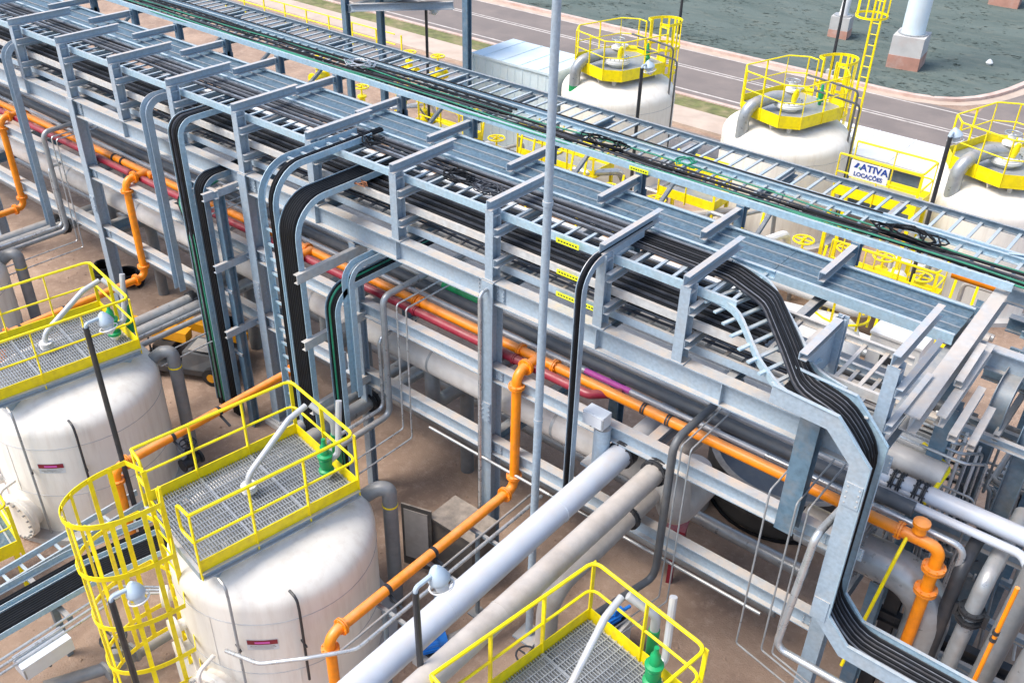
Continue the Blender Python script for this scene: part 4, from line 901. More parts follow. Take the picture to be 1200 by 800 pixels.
# junction boxes
def jbox(label, c, s, m='grey_white'):
    t = thing('junction_box', label, 'junction box', (c[0], c[1], c[2] - s[2] / 2))
    part('housing', MB().box(c, s), m, t)
    part('cover', MB().box((c[0], c[1] - s[1] / 2 - 0.008, c[2]), (s[0] * 0.9, 0.014, s[2] * 0.9)), m, t)
    part('hinge', MB().tube([(c[0] + s[0] / 2, c[1] - s[1] / 2, c[2] - s[2] * 0.35), (c[0] + s[0] / 2, c[1] - s[1] / 2, c[2] + s[2] * 0.35)], 0.012, 6), 'steel_pipe', t)
    for k in (-0.25, 0.25): part('gland', MB().tube([(c[0] + k * s[0], c[1], c[2] - s[2] / 2), (c[0] + k * s[0], c[1], c[2] - s[2] / 2 - 0.1)], 0.025, 8), 'black_steel', t)
    return t
jbox('pale blue junction box on the frame right of the big cable risers', (11.05, -0.72, 3.42), (0.26, 0.16, 0.36))
jbox('pale blue junction box on the middle beam beside the slim black riser', (16.22, -0.22, 4.48), (0.36, 0.22, 0.22))
single('pipe_bracket', MB().tube([(16.3, -0.16, 3.6), (16.3, -0.16, 4.30)], 0.13, 14).box((16.3, -0.16, 3.56), (0.5, 0.3, 0.05)), 'galv', 'round blue grey stub under the junction box on the middle beam', 'stub')

# ------------------------------------------------------------------ low cable run at the lower left
lt = thing('tray_stands', 'row of dark stands under the low black cables at lower left', 'tray stand', (10.2, -7, 0))
for y in (-10, -8, -6.2): part('support', MB().bar((10.2, y, 0), (10.2, y, 1.32), 0.1, 0.1).bar((9.5, y, 1.3), (10.8, y, 1.3), 0.08, 0.05), 'galv_dark', lt)
lt = thing('ladder_tray', 'pale low ladder tray beside the yellow stair at the left edge', 'cable tray', (9.2, -7, 1.1))
for o in (0, 0.34): part('side_rail', MB().bar((9.05 + o, -12, 1.22), (8.95 + o, -3.9, 1.22), 0.03, 0.12), 'tray', lt)
repeat('rung', MB().bar((-0.17, 0, 0), (0.17, 0, 0), 0.05, 0.025).mesh('rung', 'tray'), lt, [(9.18, -11.8 + i * 0.3, 1.18) for i in range(26)])
jbox('pale junction box lying under the low black cables', (10.95, -6.75, 1.15), (0.34, 0.75, 0.26))
for k in range(3): pipe('conduit', ['upper', 'middle', 'lower'][k] + ' slim conduit beside the low black cables', [(10.78 + 0.09 * k, -12, 1.35 - 0.03 * k), (10.78 + 0.09 * k, -5.4, 1.35 - 0.03 * k), (11.2 + 0.09 * k, -4.9, 1.2)], 0.022, 'conduit', 0.2, n=8)
# yellow access stair by the left tank's manway
st = thing('access_platform', 'yellow railed low platform at the left tank manway', 'platform', (8.1, -6.0, 0))
PS = rot2((7.75, -6.75), R(-8.5))
part('deck', MB().plate([PS(-1.2, -0.55, 0.95), PS(1.0, -0.55, 0.95), PS(1.0, 0.55, 0.95), PS(-1.2, 0.55, 0.95)], (0, 0, 1), 0.04), 'duct', st)
for u in [-1.1 + 0.2 * i for i in range(11)]: part('tread_bar', MB().bar(PS(u, -0.54, 1.0), PS(u, 0.54, 1.0), 0.03, 0.02), 'grating', st)
handrail(st, PS, [(-1.2, 0.55), (1.0, 0.55), (1.0, -0.55)], 0.99, 0.95, r=0.022)
for u in (-1.0, 0.9): part('leg', MB().bar(PS(u, 0.5, 0), PS(u, 0.5, 0.95), 0.08, 0.08), 'yellow', st)

ordn_ = ['first', 'second', 'third', 'fourth', 'fifth', 'sixth', 'seventh', 'eighth', 'ninth', 'tenth', 'eleventh', 'twelfth', 'thirteenth', 'fourteenth']
# ================================================================== right-hand end of the rack
pipe('white_pipe', 'long white pipe with black clamps leaving the right end of the rack', [(17.5, 1.28, 4.48), (26, 1.36, 4.48)], 0.125, 'grey_white_pipe', 0, n=22,
     flanges=[((20.08, 1.3, 4.48), (1, 0, 0)), ((20.4, 1.3, 4.48), (1, 0, 0)), ((20.18, 1.3, 4.48), (1, 0, 0)), ((20.5, 1.3, 4.48), (1, 0, 0))], fr=1.25, fmat='black_steel')
pipe('white_pipe', 'slim white pipe in front of the long one that turns down at the right edge', [(17.5, 1.0, 4.45), (21.85, 1.02, 4.45), (22.0, 0.9, 4.3), (22.0, 0.9, 0.3)], 0.06, 'grey_white_pipe', 0.2)
pipe('conduit', 'bright conduit that turns down behind the orange elbow', [(18.5, 0.66, 4.45), (21.25, 0.66, 4.45), (21.25, 0.66, 0.3)], 0.045, 'conduit', 0.14)
pipe('black_pipe', 'black pipe dropping right of the orange elbow', [(21.3, 1.8, 4.2), (21.3, 0.62, 4.2), (21.3, 0.62, 0.2)], 0.09, 'black_steel', 0.2)
el = thing('large_elbow_pipe', 'very thick grey pipe elbow behind the orange drop at lower right', 'pipe', (21.1, 0.7, 0))
part('pipe_run', MB().tube([(19.2, 0.75, 3.55), (21.12, 0.75, 3.55), (21.12, 0.75, 0.2)], 0.29, 26, 0.62, 9), 'steel_pipe', el)
for x in (19.95, 20.05): part('flange', flange(MB(), (x, 0.75, 3.55), (1, 0, 0), 0.42, 0.07), 'grey_pipe', el)
me = MB().tube([(-0.11, 0, 0), (0.11, 0, 0)], 0.016, 6).mesh('bolt', 'conduit')
w = wloc(el)
for i in range(14):
    a = 2 * math.pi * i / 14; new('bolt', me, el, V((20.0, 0.75 + math.cos(a) * 0.36, 3.55 + math.sin(a) * 0.36)) - w)
gp = thing('grey_riser', 'grey vertical pipe with a black double coupling at lower right', 'pipe', (21.55, 0.4, 0))
part('pipe_run', MB().tube([(21.6, 2.2, 4.15), (21.6, 0.62, 4.15), (21.53, 0.6, 0.1)], 0.105, 18, 0.2), 'steel_pipe', gp)
for z in (3.45, 3.6): part('coupling_ring', flange(MB(), (21.585, 0.615, z), (0.017, 0, 1), 0.165, 0.06), 'black_steel', gp)
for s in (-1, 1): part('coupling_bolt', MB().box((21.585 + s * 0.19, 0.615, 3.52), (0.06, 0.06, 0.2)), 'black_steel', gp)
pipe('grey_riser', 'dark grey vertical pipe at the right edge next to the thin orange line', [(22.05, 0.55, 4.9), (21.9, 0.6, 0.1)], 0.14, 'grey_pipe', 0)
pipe('grey_riser', 'thick grey vertical pipe at the lower right corner', [(22.5, 0.3, 4.6), (22.3, 0.3, 0.1)], 0.2, 'steel_pipe', 0)
pipe('thin_orange_line', 'thin orange tube between the grey vertical pipes at lower right', [(21.96, 0.0, 4.8), (21.92, 0.0, 1.2)], 0.028, 'orange', 0, flanges=[((21.945, 0.0, 3.9), (0, 0, 1)), ((21.945, 0, 4.02), (0, 0, 1))], fr=1.5, fmat='black_steel')
single('black_beam', MB().ibeam((20.3, 0.95, 2.55), (22.6, 1.1, 2.55), 0.14, 0.2), 'black_steel', 'black steel beam crossing behind the orange drop at lower right', 'beam')
single('black_post', MB().ibeam((20.62, 1.05, 0), (20.62, 1.05, 3.3), 0.2, 0.2, up=(0, 1, 0), top=False), 'black_steel', 'black steel post under the thick grey elbow', 'post')
single('grey_post', MB().ibeam((20.42, 0.72, 0), (20.42, 0.72, 3.25), 0.2, 0.22, up=(0, 1, 0), top=False), 'rack_blue', 'grey steel post left of the thick elbow pipe', 'post')
pipe('yellow_line', 'thin yellow tube slanting down from the orange pipe clamp', [(20.62, 0.42, 4.5), (20.6, 0.2, 4.2), (20.42, -0.05, 2.2)], 0.025, 'yellow', 0.05)
pipe('yellow_line', 'short yellow bent tube beside the white pipe clamps', [(20.55, 1.2, 4.4), (20.62, 1.85, 4.62), (20.15, 2.15, 4.62)], 0.032, 'yellow', 0.12)
# rack continuation to the right
rk = thing('pipe_rack', 'second steel rack section beyond the right end frame', 'pipe rack', (22, 3, 0))
for x, y in ((20.38, 1.95), (23.4, 0.9), (23.6, 4.4)): part('column', H((x, y, 0), (x, y, 5.55), 0.22, 0.26, (0, 1, 0)), 'rack_blue', rk)
part('main_beam', MB().ibeam((20.1, 3.1, 5.9), (26, 3.2, 5.9), 0.18, 0.32), 'galv', rk)
part('main_beam', MB().ibeam((20.24, 0.35, 6.22), (20.16, 4.3, 6.22), 0.2, 0.25), 'galv_sand', rk)
part('main_beam', MB().ibeam((20.46, 0.9, 6.0), (20.42, 3.0, 6.0), 0.12, 0.16), 'galv_sand', rk)
part('cross_beam', MB().ibeam((20.2, 4.55, 6.15), (26, 4.6, 6.15), 0.16, 0.25), 'galv', rk)
part('cross_beam', MB().ibeam((20.2, 5.5, 5.2), (26, 5.5, 5.2), 0.16, 0.25), 'rack_blue', rk)
for x in (21.0, 21.7, 22.4): part('cross_beam', MB().ibeam((x, 3.2, 5.85), (x, 5.4, 5.85), 0.12, 0.16), 'rack_blue', rk)
for y, z in ((4.3, 3.1), (5.38, 3.1), (2.3, 3.4)): part('cross_beam', MB().chan((20.4, y, z), (23.5, y, z), 0.1, 0.18, 0.012), 'galv', rk)
for x, y in ((21.55, 3.1), (21.6, 4.5), (22.6, 3.1), (20.95, 5.5)): part('column', H((x, y, 0), (x, y, 5.6), 0.16, 0.18, (0, 1, 0)), 'rack_blue', rk)
for y, z in ((2.45, 5.0), (3.15, 4.7), (3.7, 5.2), (4.55, 4.9), (5.5, 5.9)): part('cross_beam', MB().chan((20.35, y, z), (26, y, z), 0.08, 0.14, 0.012), 'galv', rk)
for x, z in ((20.9, 5.05), (21.5, 4.75), (22.1, 5.25)): part('cross_beam', MB().chan((x, 2.4, z), (x, 5.5, z), 0.08, 0.12, 0.012), 'galv_sand', rk)
for x in (20.45, 21.0): part('cross_beam', MB().chan((x, 4.3, 3.09), (x, 5.38, 3.09), 0.1, 0.17, 0.012), 'galv', rk)
part('column', H((20.62, 4.35, 0), (20.62, 4.35, 3.0), 0.2, 0.22, (0, 1, 0)), 'rack_blue', rk)
rk1 = riser('dark cable riser arching under the second rack section', 20.72, 20.94, 3.6, 2.6, 5.6, 0.4, 0.3, 0, rail='galv_dark', depth=0.2)
rk2 = riser('dark cable riser nearest the right picture edge', 21.2, 21.44, 3.4, 2.6, 5.3, 0.4, 0.3, 0, rail='galv_dark', depth=0.2)
for t_, xa, xb, yt, zt in ((rk1, 20.72, 20.94, 3.6, 5.6), (rk2, 21.2, 21.44, 3.4, 5.3)):
    Pq = arch((xa + xb) / 2, yt, 2.6, zt, 0.4, 0.3); part('cover_sheet', sweep(MB(), Pq, rect(xb - xa - 0.014, 0.012), ups=norms(Pq)), 'galv_dark', t_)
for k in range(5): pipe('tube_line', ['first', 'second', 'third', 'fourth', 'fifth'][k] + ' slim tube in the comb of tubes below the right end beam', [(19.4, 2.6 - 0.2 * k, 4.75 + 0.02 * k), (20.3 + 0.12 * k, 2.6 - 0.2 * k, 4.75 + 0.02 * k), (20.5 + 0.12 * k, 3.1 - 0.2 * k, 4.6), (20.55 + 0.12 * k, 3.2 - 0.2 * k, 2.0)], 0.022, 'conduit', 0.1, n=8)
for k in range(4): pipe('tube_line', ['first', 'second', 'third', 'fourth'][k] + ' pale tube of the bundle standing by the right end column', [(20.5 + 0.1 * k, 2.35 + .05 * k, 5.0 - 0.1 * k), (20.5 + 0.1 * k, 2.35 + .05 * k, 2.2)], 0.024, 'white_paint', 0, n=8)
pipe('orange_pipe', 'short orange pipe seen under the far trays at the right edge', [(18.9, 6.9, 4.9), (24, 6.9, 4.9)], 0.09, 'orange', 0)
vb = thing('gate_valve', 'small yellow valve inside the right end of the rack', 'valve', (19.7, 2.8, 4.3))
part('body', MB().tube([(19.55, 2.8, 4.42), (19.85, 2.8, 4.42)], 0.09, 12).lathe((19.7, 2.8, 4.45), (0, 0, 1), [(0.06, 0), (0.05, 0.15), (0.08, 0.17)], 12), 'yellow', vb)
part('handwheel', MB().tube([(19.7 + 0.13 * math.cos(k), 2.8 + 0.13 * math.sin(k), 4.66) for k in [i * math.pi / 8 for i in range(16)]], 0.014, 6, closed=True).bar((19.57, 2.8, 4.66), (19.83, 2.8, 4.66), 0.02, 0.02), 'yellow', vb)
# white channels lying at the end of the rack
for k, (x, y0, y1, z) in enumerate(((20.60, 0.9, 2.2, 5.8), (20.36, 1.6, 2.7, 6.13), (20.78, 1.3, 2.3, 5.5))):
    single('steel_channel', MB().chan((x, y0, z), (x - 0.04, y1, z), 0.10, 0.10, 0.012), 'galv_sand', ['pale loose channel resting beside the right end frame', 'short pale channel behind the right end frame', 'pale channel lying lowest at the right end frame'][k], 'channel')
# ================================================================== things on the ground in front
cb = thing('cabinet', 'dark floor cabinet with its glazed door open below the rack', 'cabinet', (13.9, -0.75, 0))
part('body', MB().box((14.0, -0.72, 0.72), (0.95, 0.62, 1.28)), 'cabinet', cb)
part('roof', MB().box((14.0, -0.72, 1.39), (1.02, 0.7, 0.05)), 'cabinet', cb)
dr = part('door', MB().box((13.30, -1.16, 0.85), (0.58, 0.03, 1.45), R(18)), 'cabinet', cb)
part('window', MB().box((13.296, -1.18, 0.9), (0.46, 0.012, 1.15), R(18)), 'insulation', dr)
part('foot', MB().box((13.65, -0.72, 0.04), (0.08, 0.55, 0.08)).box((14.35, -0.72, 0.04), (0.08, 0.55, 0.08)), 'black_steel', cb)
# orange pallet truck under the low pipes
tk = thing('work_truck', 'black and orange low work truck parked under the grey pipes', 'truck', (4.6, 0.2, 0))
a0 = R(28)
def TK(u, v, z): return V((4.55 + u * math.cos(a0) - v * math.sin(a0), 0.1 + u * math.sin(a0) + v * math.cos(a0), z))
def tbox(u, v, z, su, sv, sz): return MB().box(TK(u, v, z), (su, sv, sz), a0)
part('hood', MB().add([TK(u, v, z) for u, v, z in ((0.2, -.75, .3), (1.15, -.75, .3), (1.15, .05, .3), (.2, .05, .3), (.25, -.7, .78), (1.0, -.65, .68), (1.0, 0, .68), (.25, 0, .78))], [(0, 3, 2, 1), (4, 5, 6, 7), (0, 1, 5, 4), (1, 2, 6, 5), (2, 3, 7, 6), (3, 0, 4, 7)]), 'dark_pipe', tk)
part('chassis', tbox(0.2, -0.2, 0.28, 2.2, 1.15, 0.14), 'black_steel', tk)
part('bumper', tbox(1.3, -0.3, 0.30, 0.16, 1.1, 0.3), 'black_steel', tk)
part('mast_beam', MB().bar(TK(-1.0, 0.45, 0.95), TK(1.25, 0.45, 0.55), 0.24, 0.22), 'vehicle_orange', tk)
part('boom', MB().bar(TK(-1.3, -0.15, 1.0), TK(0.15, -0.15, 0.85), 0.3, 0.26), 'vehicle_orange', tk)
part('cover_plate', tbox(0.6, -0.36, 0.79, 0.5, 0.5, 0.02), 'grey_pipe', tk)
part('badge', tbox(0.85, -0.2, 0.765, 0.12, 0.08, 0.012), 'green', tk)
for u in (-0.75, 0.95):
    for v in (-0.75, 0.42):
        c = TK(u, v, 0.24); ax = TK(0, 1, 0) - TK(0, 0, 0)
        wl = part('wheel', MB().lathe(c - ax * 0.09, ax, [(0.12, 0), (0.23, 0.01), (0.24, 0.09), (0.23, 0.17), (0.12, 0.18)], 20), 'tyre', tk)
        part('hub', MB().lathe(c - ax * 0.1, ax, [(0.11, 0), (0.11, 0.2)], 12), 'vehicle_orange', wl)
part('seat', tbox(-0.35, -0.3, 0.62, 0.45, 0.5, 0.25), 'black_steel', tk)
part('roll_bar', MB().tube([TK(-.6, -.6, .4), TK(-.6, -.6, 1.15), TK(-.6, .1, 1.15), TK(-.6, .1, .4)], 0.025, 8, 0.1), 'black_steel', tk)
# dark machine beside the leftmost tank
mc = thing('compressor', 'dark portable machine beside the leftmost tank', 'machine', (2.6, -2.2, 0))
part('body', MB().add([(2.0, -2.7, .2), (3.3, -2.7, .2), (3.3, -1.7, .2), (2.0, -1.7, .2), (2.1, -2.6, 1.0), (3.0, -2.6, 1.15), (3.0, -1.8, 1.15), (2.1, -1.8, 1.0)], [(0, 3, 2, 1), (4, 5, 6, 7), (0, 1, 5, 4), (1, 2, 6, 5), (2, 3, 7, 6), (3, 0, 4, 7)]), 'cabinet', mc)
part('top_cover', MB().box((2.5, -2.2, 1.12), (0.5, 0.5, 0.06)), 'black_steel', mc)
part('logo_stripe', MB().tube([(2.35, -2.35, 1.17), (2.45, -2.45, 1.18), (2.6, -2.42, 1.18)], 0.02, 6), 'yellow', mc)
for x in (2.2, 3.1):
    for y in (-2.7, -1.7): part('wheel', MB().lathe((x, y - 0.07, 0.2), (0, 1, 0), [(0.1, 0), (0.2, 0.01), (0.2, 0.13), (0.1, 0.14)], 16), 'tyre', mc)
# hose coils
for k, (x, y, lab) in enumerate(((-0.6, 1.0, 'black hose coil on the ground behind the left column'), (0.2, 1.2, 'second black hose coil beside the first'), (4.3, 1.4, 'loose black hose loop behind the work truck'))):
    L = [(x + math.cos(i * 0.5) * (0.38 - 0.002 * i), y + math.sin(i * 0.5) * (0.34 - 0.002 * i), 0.05 + 0.006 * i) for i in range(60)]
    single('hose_coil', MB().tube(L, 0.04, 7), 'cable_black', lab, 'hose')
# valves and motors on the ground
def motor(label, c, m='blue', L=0.5, r=0.14, ax=(1, 0, 0)):
    t = thing('motor', label, 'motor', (c[0], c[1], c[2] - r))
    ax = V(ax).normalized(); p = V(c)
    part('casing', MB().lathe(p - ax * L / 2, ax, [(0.04, -0.06), (r * 0.9, -0.05), (r, 0), (r, L * 0.7), (r * 0.9, L * 0.72), (r * 0.9, L), (0.03, L + 0.02), (0.03, L + 0.15)], 18), m, t)
    g = MB()
    for i in range(12):
        a = i * math.pi / 6; _, s, u = frame(ax); d = s * math.cos(a) + u * math.sin(a)
        g.bar(p - ax * L * 0.45 + d * r * 1.05, p + ax * L * 0.2 + d * r * 1.05, 0.012, 0.03, d)
    part('cooling_fins', g, m, t); part('terminal_box', MB().box(p + V((0, 0, r * 1.2)), (0.12, 0.12, 0.1)), m, t)
    part('foot', MB().box(p - V((0, 0, r)), (0.3, 0.3, 0.06)), 'black_steel', t)
    part('pedestal', MB().box((c[0], c[1], (c[2] - r - 0.03) / 2), (0.45, 0.45, c[2] - r - 0.03)), 'concrete', t)
    return t
motor('blue electric motor on the ground below the white pipe', (14.85, -2.46, 0.5), 'blue', 0.5, 0.15, (0.6, 1, 0))
motor('small bright blue motor near the tank deck at the bottom', (16.95, -0.35, 0.85), 'blue', 0.35, 0.1, (0.4, 1, 0.2))
def valve_set(label, c, m='grey_pipe', grp=None, s=1.0, wheel='black_steel', ax=(0, 1, 0)):
    t = thing('valve', label, 'valve', c, grp); p = V(c); ax = V(ax).normalized()
    part('body', MB().lathe(p - ax * 0.22 * s, ax, [(0.14 * s, 0), (0.14 * s, 0.04 * s), (0.09 * s, 0.05 * s), (0.12 * s, 0.22 * s), (0.09 * s, 0.39 * s), (0.14 * s, 0.40 * s), (0.14 * s, 0.44 * s)], 16), m, t)
    part('bonnet', MB().lathe(p + V((0, 0, 0.08 * s)), (0, 0, 1), [(0.08 * s, 0), (0.06 * s, 0.14 * s), (0.1 * s, 0.15 * s), (0.1 * s, 0.19 * s), (0.02 * s, 0.2 * s), (0.02 * s, 0.42 * s)], 14), m, t)
    part('handwheel', MB().tube([p + V((0.16 * s * math.cos(k), 0.16 * s * math.sin(k), 0.46 * s)) for k in [i * math.pi / 8 for i in range(16)]], 0.016 * s, 6, closed=True).bar(p + V((-.16 * s, 0, .46 * s)), p + V((.16 * s, 0, .46 * s)), .02 * s, .02 * s).bar(p + V((0, -.16 * s, .46 * s)), p + V((0, .16 * s, .46 * s)), .02 * s, .02 * s), wheel, t)
    return t
valve_set('dark valve standing below the outlet of the foreground tank', (13.7, -2.7, 0.35), 'black_steel')
valve_set('dark valve beside the outlet pipe of the left tank', (8.1, -2.3, 0.45), 'black_steel')
valve_set('dark valve in the piping behind the bottom tank deck', (16.6, -2.2, 0.9), 'grey_pipe')
valve_set('rusty valve on the ground below the low black cables', (11.4, -5.9, 0.5), 'grey_pipe', s=1.2)
pipe('grey_pipe', 'short grey ground pipe under the yellow ladder cage', [(10.9, -6.9, 0.45), (11.4, -5.9, 0.45), (11.5, -4.5, 0.45), (11.5, -3.5, 0.45)], 0.1, 'grey_pipe', 0.2)
pipe('grey_pipe', 'low grey ground pipe leading under the rack beside the cabinet', [(15.0, -2.3, 0.45), (15.4, -1.0, 0.45), (15.4, 1.0, 0.45)], 0.09, 'grey_pipe', 0.2)
# dark round tank behind the right bay, with a hose along its foot
pt = thing('round_basin', 'low dark round basin behind the right bay with a hose at its foot', 'basin', (17.35, 5.3, 0))
part('wall', MB().lathe((17.35, 5.35, 0), (0, 0, 1), [(1.62, 0), (1.62, 0.95), (1.55, 0.97), (1.48, 0.95), (1.48, 0.4)], 44, False), 'cabinet', pt)
part('floor', MB().lathe((17.35, 5.35, 0.3), (0, 0, 1), [(1.47, 0), (1.47, 0.1)], 40), 'dark_pipe', pt)
part('hose', MB().tube([(17.35 + (1.66 + 0.05 * math.sin(k * 3)) * math.cos(k), 5.35 + (1.66 + 0.05 * math.sin(k * 3)) * math.sin(k), 0.04) for k in [R(170) + i * R(8) for i in range(25)]], 0.035, 7), 'cable_black', pt)
single('footing', MB().lathe((16.05, 3.7, 0), (0, 0, 1), [(0.42, 0), (0.42, 0.5), (0.36, 0.55), (0.36, 0.9)], 24), 'concrete', 'round concrete footing left of the dark basin', 'footing')
single('red_box', MB().box((16.9, 1.6, 1.2), (0.3, 0.3, 0.35), 0.3).box((16.9, 1.6, 1.4), (0.34, 0.34, 0.04), 0.3).box((16.9, 1.6, 0.5), (0.1, 0.1, 1.05), 0.3), 'red_pipe', 'dark red box on a post under the beige pipes', 'box')

ladder('ladder_tray', 'short ladder tray inside the second rack section at the right edge', 20.4, 26, 3.35, 3.95, 5.42, 'tray', 0.28)
ladder('ladder_tray', 'lower ladder tray of the second rack section at the right edge', 20.45, 26, 4.7, 5.35, 5.1, 'tray', 0.28)
# dense small piping at the right end of the rack
rd = random.Random(31)
mats_ = ['conduit', 'steel_pipe', 'white_paint', 'grey_pipe', 'black_steel', 'steel_pipe', 'conduit']
wh = ['beside the end column', 'under the second rack section', 'behind the long white pipe', 'below the right end beam', 'near the yellow bent tube', 'left of the dark risers', 'over the brown ground']
for k in range(28):
    x = 19.6 + 0.075 * k; y = 1.7 + 0.09 * k; z = 3.1 + (k * 0.37) % 1.6
    pipe('tube_line', '%s slim pipe %s at the %s right end' % (ordn_[k % 14], wh[k % 7], 'upper' if k < 14 else 'lower'), [(x, y + 1.2, z), (x, y - 0.2, z), (x + rd.uniform(.2, .9), y - 0.2, z), (x + 0.9, y - 0.2, 0.3)] if k % 2 else [(x - 0.8, y, z + 0.3), (x + 0.5, y, z + 0.3), (x + 0.5, y, z - 0.6), (x + 0.5, y + 0.9, z - 0.6)], rd.choice((0.018, 0.024, 0.03, 0.04)), mats_[k % 7], 0.09, n=8, group='slim pipes at the right end of the rack')
for k in range(5):
    valve_set(['small dark valve nearest the end column at the right', 'second small dark valve right of the end column', 'third small valve behind the long white pipe', 'fourth small valve near the dark cable risers', 'fifth small valve low at the right edge'][k], (20.35 + 0.28 * k, 1.9 + 0.25 * k, 2.4 + 0.2 * (k % 3)), 'steel_pipe', None, 0.7, 'black_steel', (1, 0, 0))
sk = thing('skid_frame', 'low galvanised skid frame behind the long white pipe at the right', 'steel frame', (21.3, 3.2, 0))
for y in (2.2, 3.3, 4.4): part('beam', MB().ibeam((20.3, y, 1.1), (23.6, y, 1.1), 0.12, 0.16), 'galv', sk)
for x in (20.4, 21.5, 22.6): part('beam', MB().ibeam((x, 2.2, 1.12), (x, 4.4, 1.12), 0.12, 0.16), 'galv', sk); part('leg', MB().bar((x, 2.2, 0), (x, 2.2, 0.95), 0.1, 0.1), 'rack_blue', sk); part('leg', MB().bar((x, 4.4, 0), (x, 4.4, 0.95), 0.1, 0.1), 'rack_blue', sk)
t45 = thing('ladder_tray', 'diagonal tray branch where the far ladder trays end at the right', 'cable tray', (20.8, 5.4, 6.3))
for o in (0.0, 0.85): part('side_rail', MB().chan((19.95 + o * 0.8, 4.98 - o, 6.46), (22.4 + o * 0.8, 6.2 - o, 6.46), 0.05, 0.13, 0.01), 'tray', t45)
for i in range(8): part('rung', MB().bar((20.15 + i * 0.28, 5.06 + i * 0.139, 6.38), (20.15 + 0.68 + i * 0.28, 4.21 + i * 0.139, 6.38), 0.05, 0.025), 'tray', t45)

# ================================================================== behind the rack
ct = thing('container', 'tall pale blue box container standing behind the rack near the road', 'container', (1.9, 16.25, 0))
part('walls', MB().box((1.9, 16.25, 1.62), (3.4, 2.2, 3.0)), 'container', ct)
part('roof', MB().box((1.9, 16.25, 3.16), (3.5, 2.3, 0.08)), 'container', ct)
for i in range(4): part('roof_rib', MB().box((0.7 + i * 0.8, 16.25, 3.21), (0.03, 2.26, 0.02)), 'container', ct)
for i in range(10): part('wall_rib', MB().box((0.4 + i * 0.33, 15.145, 1.6), (0.08, 0.012, 2.9)), 'container', ct)
for sx in (-1, 1):
    for sy in (-1, 1): part('corner_post', MB().box((1.9 + sx * 1.71, 16.25 + sy * 1.11, 1.6), (0.1, 0.1, 3.04)), 'container', ct)
part('skid', MB().box((1.9, 16.25, 0.05), (3.3, 2.1, 0.1)), 'galv_dark', ct)
lb = thing('low_building', 'low flat white roofed building between the far tanks', 'building', (13.6, 20.0, 0))
part('wall', MB().box((13.8, 20.0, 0.85), (6.6, 2.2, 1.7)), 'galv_dark', lb)
part('roof', MB().box((13.8, 20.0, 1.78), (6.9, 2.5, 0.16)), 'white_paint', lb)
for i in range(5): part('roof_seam', MB().box((11.4 + i * 1.2, 20.0, 1.868), (0.03, 2.5, 0.02)), 'white_paint', lb)
# pedestals on the field
def pedestal(label, x, y, sx, sy, h, rz, leg=None, m2='container'):
    t = thing('pedestal', label, 'pedestal', (x, y, 0), 'concrete pedestals on the field')
    ca, sa = math.cos(rz), math.sin(rz)
    part('base', MB().box((x, y, h * 0.22), (sx * 1.02, sy * 1.02, h * 0.44), rz), 'concrete_rust', t)
    part('block', MB().box((x, y, h * 0.67), (sx, sy, h * 0.66), rz), 'concrete', t)
    part('bearing_plate', MB().lathe((x, y, h), (0, 0, 1), [(min(sx, sy) * 0.46, 0), (min(sx, sy) * 0.46, 0.05)], 24), 'steel_pipe', t)
    if leg: part('leg', MB().tube([(x, y, h), (x + leg[1], y + leg[2], h + leg[3])], leg[0], 24), m2, t)
    return t
pedestal('big concrete pedestal carrying a thick pale blue leg on the field', 8.75, 34.9, 1.35, 1.5, 1.5, R(8), (0.5, 0, 0.1, 9))
pedestal('small concrete pedestal with a thin white strut on the field', 4.6, 37.2, 0.9, 0.9, 1.1, R(8), (0.2, 0.35, 0.4, 6), 'white_paint')
pedestal('pedestal cut off by the top edge near the right corner', 8.7, 50.0, 1.5, 1.5, 1.3, R(8), (0.5, 0, 0.1, 9))
single('white_bag', MB().lathe((11.6, 37.6, 0.1), (0, 0, 1), [(0.1, 0), (0.16, 0.1), (0.08, 0.22), (0.02, 0.26)], 9), 'white_paint', 'small white scrap lying on the field right of the big pedestal', 'litter')
# street lamps by the road
def street_lamp(label, x, y, h):
    t = thing('street_lamp', label, 'street lamp', (x, y, 0), 'thin black lamps along the road')
    part('pole', MB().tube([(x, y, 0), (x, y, h * 0.5), (x, y, h)], 0.06, 10, radii=[0.075, 0.06, 0.045]), 'black_steel', t)
    part('arm', MB().tube([(x, y, h - 0.1), (x - 0.1, y - 0.1, h), (x - 0.9, y - 0.3, h + 0.05)], 0.03, 8), 'black_steel', t)
    part('head', MB().box((x - 0.95, y - 0.32, h + 0.05), (0.5, 0.2, 0.07)), 'grey_white', t)
    part('base', MB().box((x, y, 0.1), (0.3, 0.3, 0.2)), 'concrete', t)
street_lamp('thin black street lamp behind the middle far tank', 6.65, 31.6, 5.6)
street_lamp('thin black street lamp behind the far tank near the container', -1.2, 31.7, 5.6)
